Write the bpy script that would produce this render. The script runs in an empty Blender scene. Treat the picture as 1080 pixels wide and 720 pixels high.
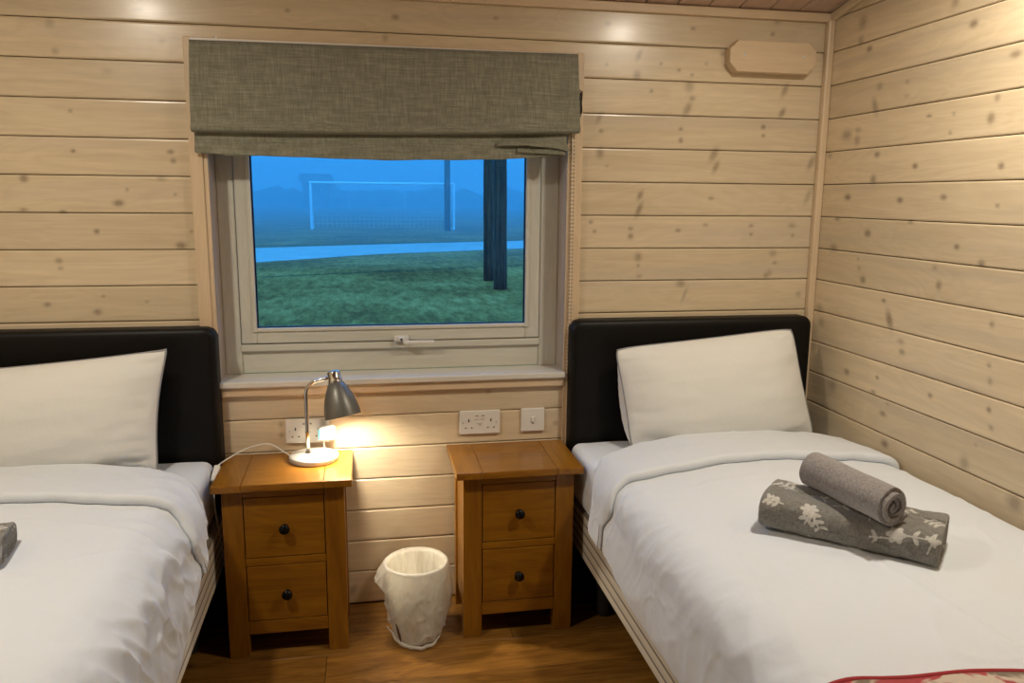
import bpy, bmesh, math, random
from mathutils import Vector, Matrix, noise
random.seed(7)
PI = math.pi
sc = bpy.context.scene
COL = sc.collection
P = 0.116            # plank cover width
ZG = 2.0968          # top groove of the wall boards

# ------------------------------------------------------------------ materials
class NT:
    def __init__(s, name):
        s.m = bpy.data.materials.new(name); s.m.use_nodes = True
        s.t = s.m.node_tree; s.n = s.t.nodes; s.l = s.t.links
        s.b = s.n['Principled BSDF']; s.out = s.n['Material Output']
    def new(s, typ, ins=None, **kw):
        n = s.n.new(typ)
        for k, v in kw.items(): setattr(n, k, v)
        for k, v in (ins or {}).items():
            if hasattr(v, 'is_output') or isinstance(v, bpy.types.NodeSocket): s.l.new(v, n.inputs[k])
            else: n.inputs[k].default_value = v
        return n
    def coord(s, scale=(1, 1, 1), kind='Object', add=None):
        c = s.new('ShaderNodeTexCoord').outputs[kind]
        if add is not None:
            c = s.new('ShaderNodeVectorMath', {0: c, 1: add}, operation='ADD').outputs[0]
        return s.new('ShaderNodeMapping', {'Vector': c, 'Scale': scale}).outputs[0]
    def noise(s, vec, scale, detail=3, rough=.55, dist=0):
        return s.new('ShaderNodeTexNoise', {'Vector': vec, 'Scale': scale, 'Detail': detail, 'Roughness': rough, 'Distortion': dist}).outputs['Fac']
    def math(s, op, a, b=0.0, clamp=False):
        return s.new('ShaderNodeMath', {0: a, 1: b}, operation=op, use_clamp=clamp).outputs[0]
    def ramp(s, fac, stops):
        r = s.new('ShaderNodeValToRGB', {'Fac': fac}); cr = r.color_ramp
        while len(cr.elements) < len(stops): cr.elements.new(.5)
        for e, (p, c) in zip(cr.elements, stops):
            e.position = p; e.color = (c[0], c[1], c[2], 1) if hasattr(c, '__len__') else (c, c, c, 1)
        return r.outputs['Color']
    def mix(s, fac, a, b, mode='MIX'):
        n = s.new('ShaderNodeMix', data_type='RGBA', blend_type=mode)
        for i, v in ((0, fac), (6, a), (7, b)):
            if isinstance(v, bpy.types.NodeSocket): s.l.new(v, n.inputs[i])
            else: n.inputs[i].default_value = v if i == 0 else (v[0], v[1], v[2], 1)
        return n.outputs[2]
    def bump(s, h, strength=.3, dist=.002, normal=None):
        ins = {'Height': h, 'Strength': strength, 'Distance': dist}
        if normal is not None: ins['Normal'] = normal
        return s.new('ShaderNodeBump', ins).outputs[0]
    def set(s, **kw):
        names = dict(color='Base Color', rough='Roughness', metal='Metallic', normal='Normal', coat='Coat Weight', coat_rough='Coat Roughness',
                     sheen='Sheen Weight', emit='Emission Color', estr='Emission Strength', spec='Specular IOR Level', alpha='Alpha', trans='Transmission Weight',
                     sss='Subsurface Weight', coatn='Coat Normal')
        for k, v in kw.items():
            i = s.b.inputs[names[k]]
            if isinstance(v, bpy.types.NodeSocket): s.l.new(v, i)
            elif hasattr(v, '__len__'): i.default_value = (v[0], v[1], v[2], 1)
            else: i.default_value = v
        return s.m

def plain(name, color, rough=.5, **kw):
    return NT(name).set(color=color, rough=rough, **kw)

def wood(name, axis, light, dark, rough=.4, coat=0.0, vary=.12, knots=False, grain=1.0, spots=False, spotcol=(.1, .05, .02), streak=None, coat_rough=.15):
    """board wood; grain runs along axis; attribute rnd (0..1) shifts each board, attribute knot carries its knots"""
    t = NT(name)
    rnd = t.new('ShaderNodeAttribute', attribute_name='rnd').outputs['Fac']
    off = t.new('ShaderNodeCombineXYZ', {0: t.math('MULTIPLY', rnd, 37.0), 1: t.math('MULTIPLY', rnd, 53.0), 2: t.math('MULTIPLY', rnd, 71.0)}).outputs[0]
    S = [1.0, 1.0, 1.0]; S['xyz'.index(axis)] = .055
    v = t.coord(tuple(S), add=off)
    g1 = t.noise(v, 42 * grain, 5, .6, .6)
    g2 = t.noise(v, 190 * grain, 3, .6)
    S2 = [1.0, 1.0, 1.0]; S2['xyz'.index(axis)] = .16
    v2 = t.coord(tuple(S2), add=off)
    g3 = t.noise(v2, 9 * grain, 3, .5, 1.2)
    rings = t.new('ShaderNodeMath', {0: t.math('MULTIPLY', g3, 55.0)}, operation='SINE').outputs[0]
    f = t.math('ADD', t.math('MULTIPLY', g1, .55), t.math('MULTIPLY', g2, .2))
    f = t.math('ADD', f, t.math('MULTIPLY', rings, .05))
    f = t.math('ADD', f, t.math('MULTIPLY', g3, .25))
    c = t.mix(t.ramp(f, [(.33, 0.0), (.68, 1.0)]), dark, light)
    val = t.math('ADD', t.math('MULTIPLY', rnd, vary * 2), 1 - vary)
    vc = t.new('ShaderNodeCombineXYZ', {0: val, 1: val, 2: val}).outputs[0]
    c = t.mix(1.0, c, vc, 'MULTIPLY')
    if streak:
        sv = t.coord(tuple(S), add=off)
        st = t.ramp(t.noise(sv, 11, 3, .5), [(.56, 0.0), (.72, 1.0)])
        c = t.mix(t.math('MULTIPLY', st, .45), c, streak)
    if spots:
        vv = t.new('ShaderNodeTexVoronoi', {'Vector': t.coord(tuple(.35 if i == 'xyz'.index(axis) else 1.0 for i in range(3)), add=off), 'Scale': 6.0, 'Randomness': 1.0}).outputs['Distance']
        c = t.mix(t.ramp(vv, [(.03, .85), (.11, 0.0)]), c, spotcol)
    if knots:
        k = t.new('ShaderNodeAttribute', attribute_name='knot').outputs['Fac']
        n = t.noise(t.coord(), 160, 2, .6)
        k = t.math('MULTIPLY', k, t.math('ADD', t.math('MULTIPLY', n, .9), .5), True)
        c = t.mix(k, c, (.17, .11, .068))
    h = t.math('ADD', g2, t.math('MULTIPLY', g1, .6))
    b = t.bump(h, .12, .001)
    t.set(color=c, rough=rough, normal=b)
    if coat: t.set(coat=coat, coat_rough=coat_rough)
    return t.m

WHITEPINE = dict(light=(.72, .59, .405), dark=(.59, .47, .31))
M = {}
M['wall_x'] = wood('limewashed_boards', 'x', rough=.30, coat=.18, coat_rough=.16, knots=True, vary=.08, streak=(.50, .41, .33), **WHITEPINE)
M['wall_y'] = wood('limewashed_boards_side', 'y', rough=.34, knots=True, vary=.09, streak=(.44, .37, .30), **WHITEPINE)
M['ceil'] = wood('ceiling_boards', 'y', (.60, .43, .33), (.46, .32, .235), rough=.4, knots=False, spots=True, spotcol=(.25, .16, .11), vary=.08)  # pinkish, darker board colour: the weaker light up there is painted in
M['trim_x'] = wood('trim_wood_x', 'x', (.70, .54, .36), (.60, .45, .29), rough=.4, vary=0)
M['trim_z'] = wood('trim_wood_z', 'z', (.70, .54, .36), (.60, .45, .29), rough=.4, vary=0)
M['reveal'] = wood('reveal_wood', 'z', (.50, .42, .36), (.38, .31, .26), rough=.35, vary=0)
M['sill'] = wood('sill_wood', 'x', (.70, .67, .61), (.64, .60, .53), rough=.3, vary=0)
M['frame_x'] = wood('frame_paint_x', 'x', (.66, .64, .56), (.57, .55, .47), rough=.28, vary=0)
M['frame_z'] = wood('frame_paint_z', 'z', (.66, .64, .56), (.57, .55, .47), rough=.28, vary=0)
M['floor'] = wood('floor_boards', 'x', (.29, .135, .024), (.125, .052, .010), rough=.27, vary=.28, knots=False, spots=True, spotcol=(.07, .02, .006), coat=.3, coat_rough=.2)
M['gap'] = plain('board_gap', (.07, .04, .022), .9)
OAKL, OAKD = (.37, .155, .010), (.22, .080, .006)
for a in 'xyz': M['oak_' + a] = wood('honey_oak_' + a, a, OAKL, OAKD, rough=.28, vary=.10, coat=.15, grain=.9)
M['knob'] = plain('dark_knob', (.012, .012, .013), .22, metal=.6)
M['screw'] = plain('screw_steel', (.5, .5, .48), .3, metal=1.0)
t = NT('leather')
lv = t.new('ShaderNodeTexVoronoi', {'Vector': t.coord(), 'Scale': 420.0}).outputs['Distance']
M['leather'] = t.set(color=(.005, .0042, .0038), rough=.46, normal=t.bump(lv, .35, .0006), spec=.22)

def cloth(name, color, fine=700, bump=.3, rough=.85, sheen=.25, wr=None):
    t = NT(name)
    v = t.coord()
    a = t.new('ShaderNodeTexWave', {'Vector': v, 'Scale': fine / 6.0}, bands_direction='X').outputs['Fac']
    n = t.noise(v, 30, 4, .6)
    n2 = t.noise(t.coord((1, .35, 1)), 9, 4, .55, .8)
    h = t.math('ADD', t.math('MULTIPLY', n, .12), t.math('MULTIPLY', n2, .9))
    nb = t.bump(h, .35 if wr is None else wr, .010)
    nb = t.bump(t.noise(v, fine, 1), bump, .0004, nb)
    return t.set(color=color, rough=rough, sheen=sheen, normal=nb)
M['duvet'] = cloth('white_cotton_duvet', (.725, .76, .81))
M['sheet'] = cloth('white_sheet', (.725, .76, .81), wr=.2)
M['pillow'] = cloth('cream_white_pillowcase', (.77, .76, .72), wr=.25)
M['piping'] = plain('grey_piping', (.30, .30, .31), .7)

t = NT('linen_blind')                                     # olive beige slubby weave
v1 = t.coord((1, 1, .02)); v2 = t.coord((.02, 1, 1))
n1 = t.noise(v1, 420, 2, .6); n2 = t.noise(v2, 420, 2, .6); n3 = t.noise(t.coord((.2, 1, 1)), 90, 3, .6); n4 = t.noise(t.coord((1, 1, .15)), 110, 3, .6)
f = t.math('ADD', t.math('MULTIPLY', n1, .3), t.math('MULTIPLY', n2, .3))
f = t.math('ADD', f, t.math('ADD', t.math('MULTIPLY', n3, .22), t.math('MULTIPLY', n4, .18)))
c = t.ramp(f, [(.36, (.125, .122, .086)), (.5, (.21, .203, .147)), (.64, (.32, .315, .24))])
M['linen'] = t.set(color=c, rough=.9, sheen=.15, normal=t.bump(f, .5, .001))

def terry(name, base, pattern=False):
    t = NT(name)
    n = t.noise(t.coord(), 520, 2, .7); n2 = t.noise(t.coord(), 170, 2, .6)
    f = t.math('ADD', t.math('MULTIPLY', n, .6), t.math('MULTIPLY', n2, .4))
    lo = tuple(x * .62 for x in base); hi = tuple(min(1, x * 1.4) for x in base)
    c = t.ramp(f, [(.36, lo), (.62, hi)])
    if pattern:
        k = t.new('ShaderNodeAttribute', attribute_name='pattern').outputs['Fac']
        k2 = t.ramp(t.math('ADD', k, t.math('MULTIPLY', t.math('SUBTRACT', n, .5), .5)), [(.42, 0.0), (.56, 1.0)])
        w = t.ramp(f, [(.36, (.42, .40, .36)), (.6, (.68, .66, .62))])
        c = t.mix(k2, c, w)
    return t.set(color=c, rough=1.0, sheen=.4, normal=t.bump(f, .9, .003))
M['terry'] = terry('grey_terry', (.26, .235, .225))
M['terry_p'] = terry('grey_floral_terry', (.19, .18, .16), True)
M['white_plastic'] = plain('white_plastic', (.78, .75, .70), .3)
M['cable'] = plain('white_cable', (.72, .70, .66), .4)
M['slot'] = plain('slot_dark', (.02, .016, .013), .6)
M['cyan'] = plain('cyan_plastic', (.10, .62, .70), .35)
M['chrome'] = plain('chrome', (.62, .60, .57), .12, metal=1.0)
M['lamp_grey'] = plain('lamp_grey_enamel', (.17, .165, .145), .36, metal=.3, coat=.25)
M['lamp_in'] = plain('lamp_inner_white', (.85, .84, .8), .5)
M['lamp_base'] = plain('lamp_base_silver', (.58, .56, .52), .32, metal=.35)
M['bulb'] = plain('bulb_glow', (1, 1, 1), .5, emit=(1.0, .88, .68), estr=560.0)
M['dl'] = plain('downlight_glow', (1, 1, 1), .5, emit=(1.0, .86, .66), estr=60.0)
M['black'] = plain('black_wood', (.012, .011, .010), .6)
M['underbed'] = plain('black_fabric', (.012, .012, .012), .9)

t = NT('ticking')                                         # cream ticking with brown grey stripes running along the bed
z = t.new('ShaderNodeSeparateXYZ', {0: t.new('ShaderNodeTexCoord').outputs['Object']}).outputs[2]
ph = t.math('MODULO', t.math('MULTIPLY', t.math('ADD', z, 1.0), 1 / .033), 1.0)
st = t.ramp(ph, [(.0, 0.0), (.30, 0.0), (.36, 1.0), (.56, 1.0), (.62, 0.0), (.78, 0.0), (.80, .5), (.84, .5), (.86, 0.0)])
c = t.mix(st, (.62, .56, .45), (.16, .125, .085))
M['ticking'] = t.set(color=c, rough=.9, sheen=.2, normal=t.bump(t.noise(t.coord(), 600, 2), .3, .001))

t = NT('throw_print')                                     # cream throw printed with red and brown blotches
a = t.noise(t.coord(), 17, 2, .5, .6); b_ = t.noise(t.coord(add=(7.3, 2.1, 4.4)), 15, 2, .5, .6)
c = t.mix(t.ramp(b_, [(.53, 0.0), (.60, 1.0)]), (.62, .50, .40), (.20, .15, .10))
c = t.mix(t.ramp(a, [(.54, 0.0), (.60, 1.0)]), c, (.42, .035, .045))
M['throw'] = t.set(color=c, rough=.95, sheen=.4, normal=t.bump(t.noise(t.coord(), 300, 3), .5, .002))
M['throw_hem'] = plain('red_hem', (.36, .03, .035), .9)

t = NT('bin_liner')                                       # thin milky plastic
n = t.noise(t.coord(), 26, 4, .65, 1.0)
mixn = t.new('ShaderNodeMixShader', {0: .58})
tr = t.new('ShaderNodeBsdfTransparent', {'Color': (1, 1, 1, 1)})
tl = t.new('ShaderNodeBsdfTranslucent', {'Color': (.80, .76, .68, 1)})
t.set(color=(.90, .87, .80), rough=.3, normal=t.bump(n, .9, .006))
m2 = t.new('ShaderNodeMixShader', {0: .35, 1: t.b.outputs[0], 2: tl.outputs[0]})
t.l.new(tr.outputs[0], mixn.inputs[1]); t.l.new(m2.outputs[0], mixn.inputs[2]); t.l.new(mixn.outputs[0], t.out.inputs[0])
M['liner'] = t.m
M['bin'] = plain('cream_bin', (.74, .69, .58), .45)

t = NT('window_glass')
fr = t.new('ShaderNodeFresnel', {'IOR': 1.45}); gl = t.new('ShaderNodeBsdfGlossy', {'Roughness': .0, 'Color': (1, 1, 1, 1)})
tr = t.new('ShaderNodeBsdfTransparent', {'Color': (.97, .99, 1, 1)})
mx = t.new('ShaderNodeMixShader', {0: t.math('MULTIPLY', fr.outputs[0], .5), 1: tr.outputs[0], 2: gl.outputs[0]})
t.l.new(mx.outputs[0], t.out.inputs[0]); M['glass'] = t.m
M['seal'] = plain('dark_blue_spacer', (.004, .006, .05), .4)

RUTS = ((16.90, .42, .28), (28.35, .33, .75))        # muddy tyre rut and the bare verge of the path
t = NT('grass')
v = t.coord()
a = t.noise(v, .35, 4, .6); b_ = t.noise(t.coord((1.7, .42, 1)), 4.0, 6, .75); c_ = t.noise(v, 24, 3, .7)
f = t.math('ADD', t.math('MULTIPLY', a, .35), t.math('ADD', t.math('MULTIPLY', b_, .4), t.math('MULTIPLY', c_, .25)))
c = t.ramp(f, [(.42, (.20, .050, .008)), (.5, (.42, .125, .024)), (.58, (.68, .225, .058))])
xyz = t.new('ShaderNodeSeparateXYZ', {0: v}).outputs
for (k0, kx, wd) in RUTS:
    dd = t.math('ABSOLUTE', t.math('SUBTRACT', t.math('SUBTRACT', xyz[1], k0), t.math('MULTIPLY', xyz[0], kx)))
    dd = t.math('ADD', dd, t.math('MULTIPLY', t.math('SUBTRACT', b_, .5), wd * 1.6))
    c = t.mix(t.math('MULTIPLY', t.math('SUBTRACT', 1.0, t.math('DIVIDE', dd, wd), True), .75), c, (.05, .035, .015))
M['grass'] = t.set(color=c, rough=1.0, spec=.1, normal=t.bump(f, 1.0, .08))
t = NT('path')
M['path'] = t.set(color=t.ramp(t.noise(t.coord((.4, 1.5, 1)), 3, 4, .7), [(.35, (.36, .26, .20)), (.65, (.75, .46, .38))]), rough=.45)
t = NT('pole_wood')
M['pole'] = t.set(color=t.ramp(t.noise(t.coord((1, 1, .06)), 22, 4, .6), [(.35, (.030, .008, .003)), (.65, (.14, .040, .016))]), rough=.9, normal=t.bump(t.noise(t.coord((1, 1, .06)), 30, 3), .8, .02))
M['goal'] = plain('goal_white', (.9, .9, .9), .5)
M['far'] = plain('far_wall', (.30, .28, .25), .9)
M['hedge'] = plain('hedge_leaf', (.22, .22, .12), .95)

# ------------------------------------------------------------------ mesh helpers
def link(name, me, mat, parent=None, smooth=False, loc=None):
    mats = mat if isinstance(mat, (list, tuple)) else [mat]
    for m in mats: me.materials.append(m)
    if smooth:
        for p in me.polygons: p.use_smooth = True
    o = bpy.data.objects.new(name, me); COL.objects.link(o)
    if parent is not None:
        o.parent = parent
        o.matrix_parent_inverse = Matrix.Translation(-parent.location) if parent.type == 'EMPTY' and loc is None and not parent.get('_local') else Matrix.Identity(4)
    if loc is not None: o.location = loc
    return o
class MB:
    """gathers shapes into one mesh, world coordinates"""
    def __init__(s): s.bm = bmesh.new(); s.mi = 0
    def box(s, x0, x1, y0, y1, z0, z1, bev=0.0, seg=2, rot=None, mi=0):
        r = bmesh.ops.create_cube(s.bm, size=1.0); vs = r['verts']
        for v in vs: v.co = Vector(((x0 + x1) / 2 + v.co.x * (x1 - x0), (y0 + y1) / 2 + v.co.y * (y1 - y0), (z0 + z1) / 2 + v.co.z * (z1 - z0)))
        fs = {f for v in vs for f in v.link_faces}
        if bev > 0:
            es = {e for v in vs for e in v.link_edges}
            rr = bmesh.ops.bevel(s.bm, geom=list(es), offset=bev, segments=seg, profile=.5, affect='EDGES', clamp_overlap=True)
            fs |= set(rr['faces']); vs = {v for f in fs if f.is_valid for v in f.verts}
        if rot is not None:
            for v in vs: v.co = rot @ v.co
        for f in fs:
            if f.is_valid: f.material_index = mi
        return s
    def lathe(s, prof, seg=32, mat=None, cap0=False, cap1=False, mi=0):
        mat = mat or Matrix.Identity(4); rings = []
        for r, z in prof:
            rings.append([s.bm.verts.new(mat @ Vector((r * math.cos(2 * PI * i / seg), r * math.sin(2 * PI * i / seg), z))) for i in range(seg)])
        for a, b in zip(rings, rings[1:]):
            for i in range(seg):
                s.bm.faces.new((a[i], a[(i + 1) % seg], b[(i + 1) % seg], b[i])).material_index = mi
        if cap0: s.bm.faces.new(rings[0][::-1]).material_index = mi
        if cap1: s.bm.faces.new(rings[-1]).material_index = mi
        return s
    def tube(s, pts, r, seg=8, mi=0, closed=False):
        pts = [Vector(p) for p in pts]; rings = []; n = len(pts)
        up = None
        for i, p in enumerate(pts):
            a = pts[(i - 1) % n] if (closed or i > 0) else p; b = pts[(i + 1) % n] if (closed or i < n - 1) else p
            d = (b - a).normalized()
            if up is None: up = d.orthogonal().normalized()
            up = (up - d * up.dot(d))
            up = up.normalized() if up.length > 1e-6 else d.orthogonal().normalized()
            w = d.cross(up); rr = r[i] if hasattr(r, '__len__') else r
            rings.append([s.bm.verts.new(p + up * rr * math.cos(2 * PI * k / seg) + w * rr * math.sin(2 * PI * k / seg)) for k in range(seg)])
        m = n if closed else n - 1
        for i in range(m):
            a, b = rings[i], rings[(i + 1) % n]
            for k in range(seg): s.bm.faces.new((a[k], a[(k + 1) % seg], b[(k + 1) % seg], b[k])).material_index = mi
        if not closed: s.bm.faces.new(rings[0][::-1]); s.bm.faces.new(rings[-1])
        return s
    def prism(s, poly, y0, y1, bev=0, mi=0):
        """poly in x,z extruded along y"""
        a = [s.bm.verts.new((x, y0, z)) for x, z in poly]; b = [s.bm.verts.new((x, y1, z)) for x, z in poly]
        n = len(poly); fs = [s.bm.faces.new(a), s.bm.faces.new(b[::-1])]
        for i in range(n): fs.append(s.bm.faces.new((a[i], b[i], b[(i + 1) % n], a[(i + 1) % n])))
        bmesh.ops.recalc_face_normals(s.bm, faces=fs)
        if bev:
            bmesh.ops.bevel(s.bm, geom=list({e for e in fs[0].edges}), offset=bev, segments=3, profile=.5, affect='EDGES')
        return s
    def grid(s, rows, mi=0, closeu=False):
        vr = [[s.bm.verts.new(p) for p in r] for r in rows]
        for a, b in zip(vr, vr[1:]):
            n = len(a)
            for i in range(n if closeu else n - 1):
                s.bm.faces.new((a[i], a[(i + 1) % n], b[(i + 1) % n], b[i])).material_index = mi
        return vr
    def build(s, name, mat, parent=None, smooth=False, recalc=True):
        if recalc: bmesh.ops.recalc_face_normals(s.bm, faces=s.bm.faces[:])
        me = bpy.data.meshes.new(name); s.bm.to_mesh(me); s.bm.free()
        o = link(name, me, mat, parent, smooth)
        return o
def autosmooth(o, deg=40):
    me = o.data
    for p in me.polygons: p.use_smooth = True
    bm = bmesh.new(); bm.from_mesh(me)
    for e in bm.edges:
        if len(e.link_faces) == 2 and e.calc_face_angle(0) > math.radians(deg): e.smooth = False
    bm.to_mesh(me); bm.free()
    return o
def tag(o, label=None, cat=None, group=None, kind=None):
    if label: o['label'] = label
    if cat: o['category'] = cat
    if group: o['group'] = group
    if kind: o['kind'] = kind
    return o
def empty(name, loc, label, cat, group=None):
    o = bpy.data.objects.new(name, None); o.empty_display_size = .1; COL.objects.link(o); o.location = loc
    return tag(o, label, cat, group)
def struct(o): o['kind'] = 'structure'; return o
KB=[(-2.579,1.965,0.013,0.0135,0.5),(-2.57,1.884,0.0104,0.0112,0.5),(-2.427,1.831,0.0162,0.0112,0.3),(-2.327,2.015,0.0162,0.0084,0.4),(-2.262,1.927,0.0108,0.0084,0.3),(-2.542,1.71,0.0067,0.0058,0.7),(-2.544,1.59,0.0068,0.0056,1.0),(-2.259,1.593,0.0116,0.0072,0.8),(-2.252,1.565,0.0087,0.0087,0.8),(-2.691,1.505,0.013,0.0116,0.9),(-2.396,1.474,0.0056,0.006,0.7),(-2.424,1.432,0.0168,0.0105,0.9),(-2.292,1.51,0.014,0.0087,0.5),(-2.253,1.46,0.0058,0.0045,0.6),(-2.7,1.41,0.0135,0.0058,0.7),(-2.589,1.404,0.0108,0.0058,0.8),(-2.495,1.343,0.0084,0.0075,1.0),(-2.245,1.298,0.0174,0.0124,0.9),(-2.211,1.343,0.0058,0.006,0.7),(-2.613,1.251,0.0108,0.009,0.7),(-2.61,1.227,0.0084,0.006,0.6),(-2.658,1.112,0.0108,0.0075,0.8),(-2.491,1.137,0.007,0.0045,0.7),(-2.361,1.117,0.0073,0.0046,0.6),(-2.512,1.086,0.014,0.0093,0.8),(-0.833,2.043,0.0132,0.0093,0.6),(-0.526,2.041,0.0105,0.0062,0.7),(-0.718,1.946,0.0102,0.0186,0.6),(-0.723,1.88,0.014,0.0155,0.7),(-0.833,1.911,0.0068,0.0062,0.5),(-0.571,1.902,0.007,0.0064,0.8),(-0.522,1.888,0.0072,0.0064,0.6),(-0.638,1.921,0.0068,0.0062,0.6),(-0.471,1.927,0.0072,0.0062,0.5),(-0.409,1.962,0.0108,0.0096,0.5),(-0.669,1.829,0.007,0.0064,0.8),(-0.53,1.849,0.0175,0.0192,0.6),(-0.517,1.808,0.0105,0.0096,0.7),(-0.533,1.772,0.014,0.0256,0.7),(-0.854,1.734,0.0102,0.0186,0.6),(-0.846,1.69,0.0085,0.0064,0.8),(-0.555,1.704,0.009,0.0066,0.8),(-0.553,1.665,0.009,0.0099,0.8),(-0.241,1.718,0.0093,0.0082,0.9),(-0.239,1.688,0.0074,0.0066,0.8),(-0.848,1.616,0.014,0.0192,0.7),(-0.822,1.572,0.0068,0.005,0.5),(-0.425,1.618,0.0148,0.0264,0.7),(-0.415,1.575,0.0111,0.0231,0.7),(-0.696,1.472,0.0105,0.0165,0.8),(-0.698,1.422,0.0105,0.0264,0.8),(-0.427,1.464,0.0111,0.0068,0.7),(-0.875,1.378,0.0088,0.0066,0.8),(-0.86,1.345,0.007,0.0068,0.7),(-0.727,1.355,0.0105,0.0068,0.7),(-0.726,1.328,0.0105,0.0102,0.8),(-0.548,1.349,0.0108,0.0068,0.8),(-0.443,1.369,0.0108,0.0068,0.6),(-0.265,1.366,0.0093,0.0068,0.7),(-0.263,1.335,0.0074,0.007,0.7),(-0.695,1.254,0.0144,0.017,0.7),(-0.694,1.223,0.0072,0.0068,0.6),(-0.689,1.185,0.0108,0.0068,0.6),(-0.528,1.156,0.0185,0.014,0.7),(-0.511,1.117,0.0074,0.028,0.5),(-0.192,1.184,0.0114,0.0105,0.7),(-0.166,1.848,0.0111,0.0231,0.7),(-0.171,1.769,0.0111,0.0165,0.8),(-0.227,2.036,0.009,0.008,0.7),(-0.212,2.075,0.0144,0.0064,0.5),(-0.044,1.594,0.0114,0.0272,0.6),(-0.046,1.474,0.0114,0.0272,0.5),(-0.102,1.367,0.0152,0.0105,0.5),(-0.096,1.332,0.0078,0.007,0.6),(-0.171,1.265,0.0152,0.014,0.5),(-0.161,1.23,0.0095,0.007,0.6),(-0.181,1.191,0.0114,0.014,0.5),(-0.055,1.111,0.0117,0.0108,0.5),(-1.884,2.034,0.0087,0.0056,0.7),(-1.547,2.03,0.0124,0.0087,0.8),(-1.218,2.043,0.0096,0.006,0.7),(-1.581,1.965,0.009,0.012,0.5),(-1.96,0.688,0.0096,0.0102,0.6),(-1.958,0.648,0.0093,0.0102,0.6),(-0.988,0.649,0.0105,0.009,0.6),(-1.239,0.776,0.0105,0.0088,0.5),(-1.733,0.055,0.0132,0.0185,0.6),(-2.154,0.884,0.006,0.0064,0.2)]
KR=[(-0.184,2.048,0.0212,0.0217,0.6),(-0.62,2.017,0.0152,0.013,0.6),(-0.7,1.942,0.0162,0.01,1.0),(-0.233,1.956,0.0153,0.0093,1.0),(-0.181,1.991,0.0159,0.0155,0.6),(-0.861,1.836,0.0186,0.0096,0.8),(-0.306,1.827,0.015,0.012,0.6),(-0.442,1.824,0.0088,0.0058,0.7),(-0.29,1.766,0.015,0.027,0.7),(-0.444,1.781,0.0132,0.0056,0.4),(-0.556,1.711,0.0123,0.0042,1.0),(-0.659,1.707,0.0076,0.0054,0.6),(-0.801,1.681,0.0132,0.015,0.8),(-0.816,1.733,0.0099,0.01,0.7),(-0.143,1.686,0.028,0.016,0.7),(-0.207,1.697,0.0159,0.0093,0.5),(-0.207,1.663,0.0159,0.016,0.6),(-0.652,1.655,0.0076,0.0054,0.7),(-0.323,1.61,0.0147,0.0093,0.9),(-0.515,1.566,0.0126,0.0084,1.0),(-0.856,1.554,0.0112,0.0088,1.0),(-0.048,1.62,0.0177,0.0102,0.6),(-0.179,1.472,0.0193,0.0099,1.0),(-0.459,1.463,0.0154,0.0087,1.0),(-0.652,1.472,0.0133,0.0081,1.0),(-0.859,1.45,0.008,0.005,0.9),(-0.314,1.53,0.015,0.015,0.8),(-0.127,1.395,0.0171,0.0068,0.8),(-0.518,1.397,0.0129,0.0058,0.8),(-0.309,1.353,0.0178,0.0128,1.0),(-0.726,1.333,0.0111,0.0078,1.0),(-0.118,1.293,0.0232,0.0136,0.7),(-0.826,1.293,0.0132,0.0104,0.9),(-0.269,1.264,0.0078,0.0048,0.7),(-0.279,1.232,0.0104,0.0064,0.6),(-0.305,1.196,0.0156,0.0128,0.9),(-0.646,1.267,0.012,0.007,0.6),(-0.67,1.216,0.0117,0.014,0.8),(-0.425,1.14,0.0117,0.0062,0.9),(-0.462,1.083,0.0161,0.0279,0.9),(-0.887,1.134,0.0096,0.0078,0.8),(-0.057,1.064,0.0244,0.0175,0.6),(-0.537,0.991,0.015,0.009,0.8),(-0.527,1.023,0.0176,0.009,0.5),(-0.259,0.866,0.0162,0.0099,0.8),(-0.428,0.883,0.0094,0.0062,1.0),(-0.415,0.831,0.0144,0.0062,0.8),(-0.682,0.885,0.01,0.007,1.0),(-0.492,0.809,0.0092,0.0062,0.5),(-0.473,0.772,0.0188,0.0093,0.8),(-0.181,0.799,0.0228,0.0204,0.5),(-0.894,1.022,0.008,0.0063,0.8),(-0.904,0.98,0.0096,0.0104,0.6),(-0.912,0.902,0.008,0.0078,1.0),(-0.926,0.855,0.0096,0.0075,0.7),(-0.497,0.676,0.0184,0.0124,1.0),(-0.846,0.728,0.0175,0.0208,0.6),(-0.88,0.792,0.0066,0.0052,0.5),(-1.033,0.682,0.024,0.0225,0.7),(-0.077,1.014,0.018,0.014,0.5)]
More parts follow.
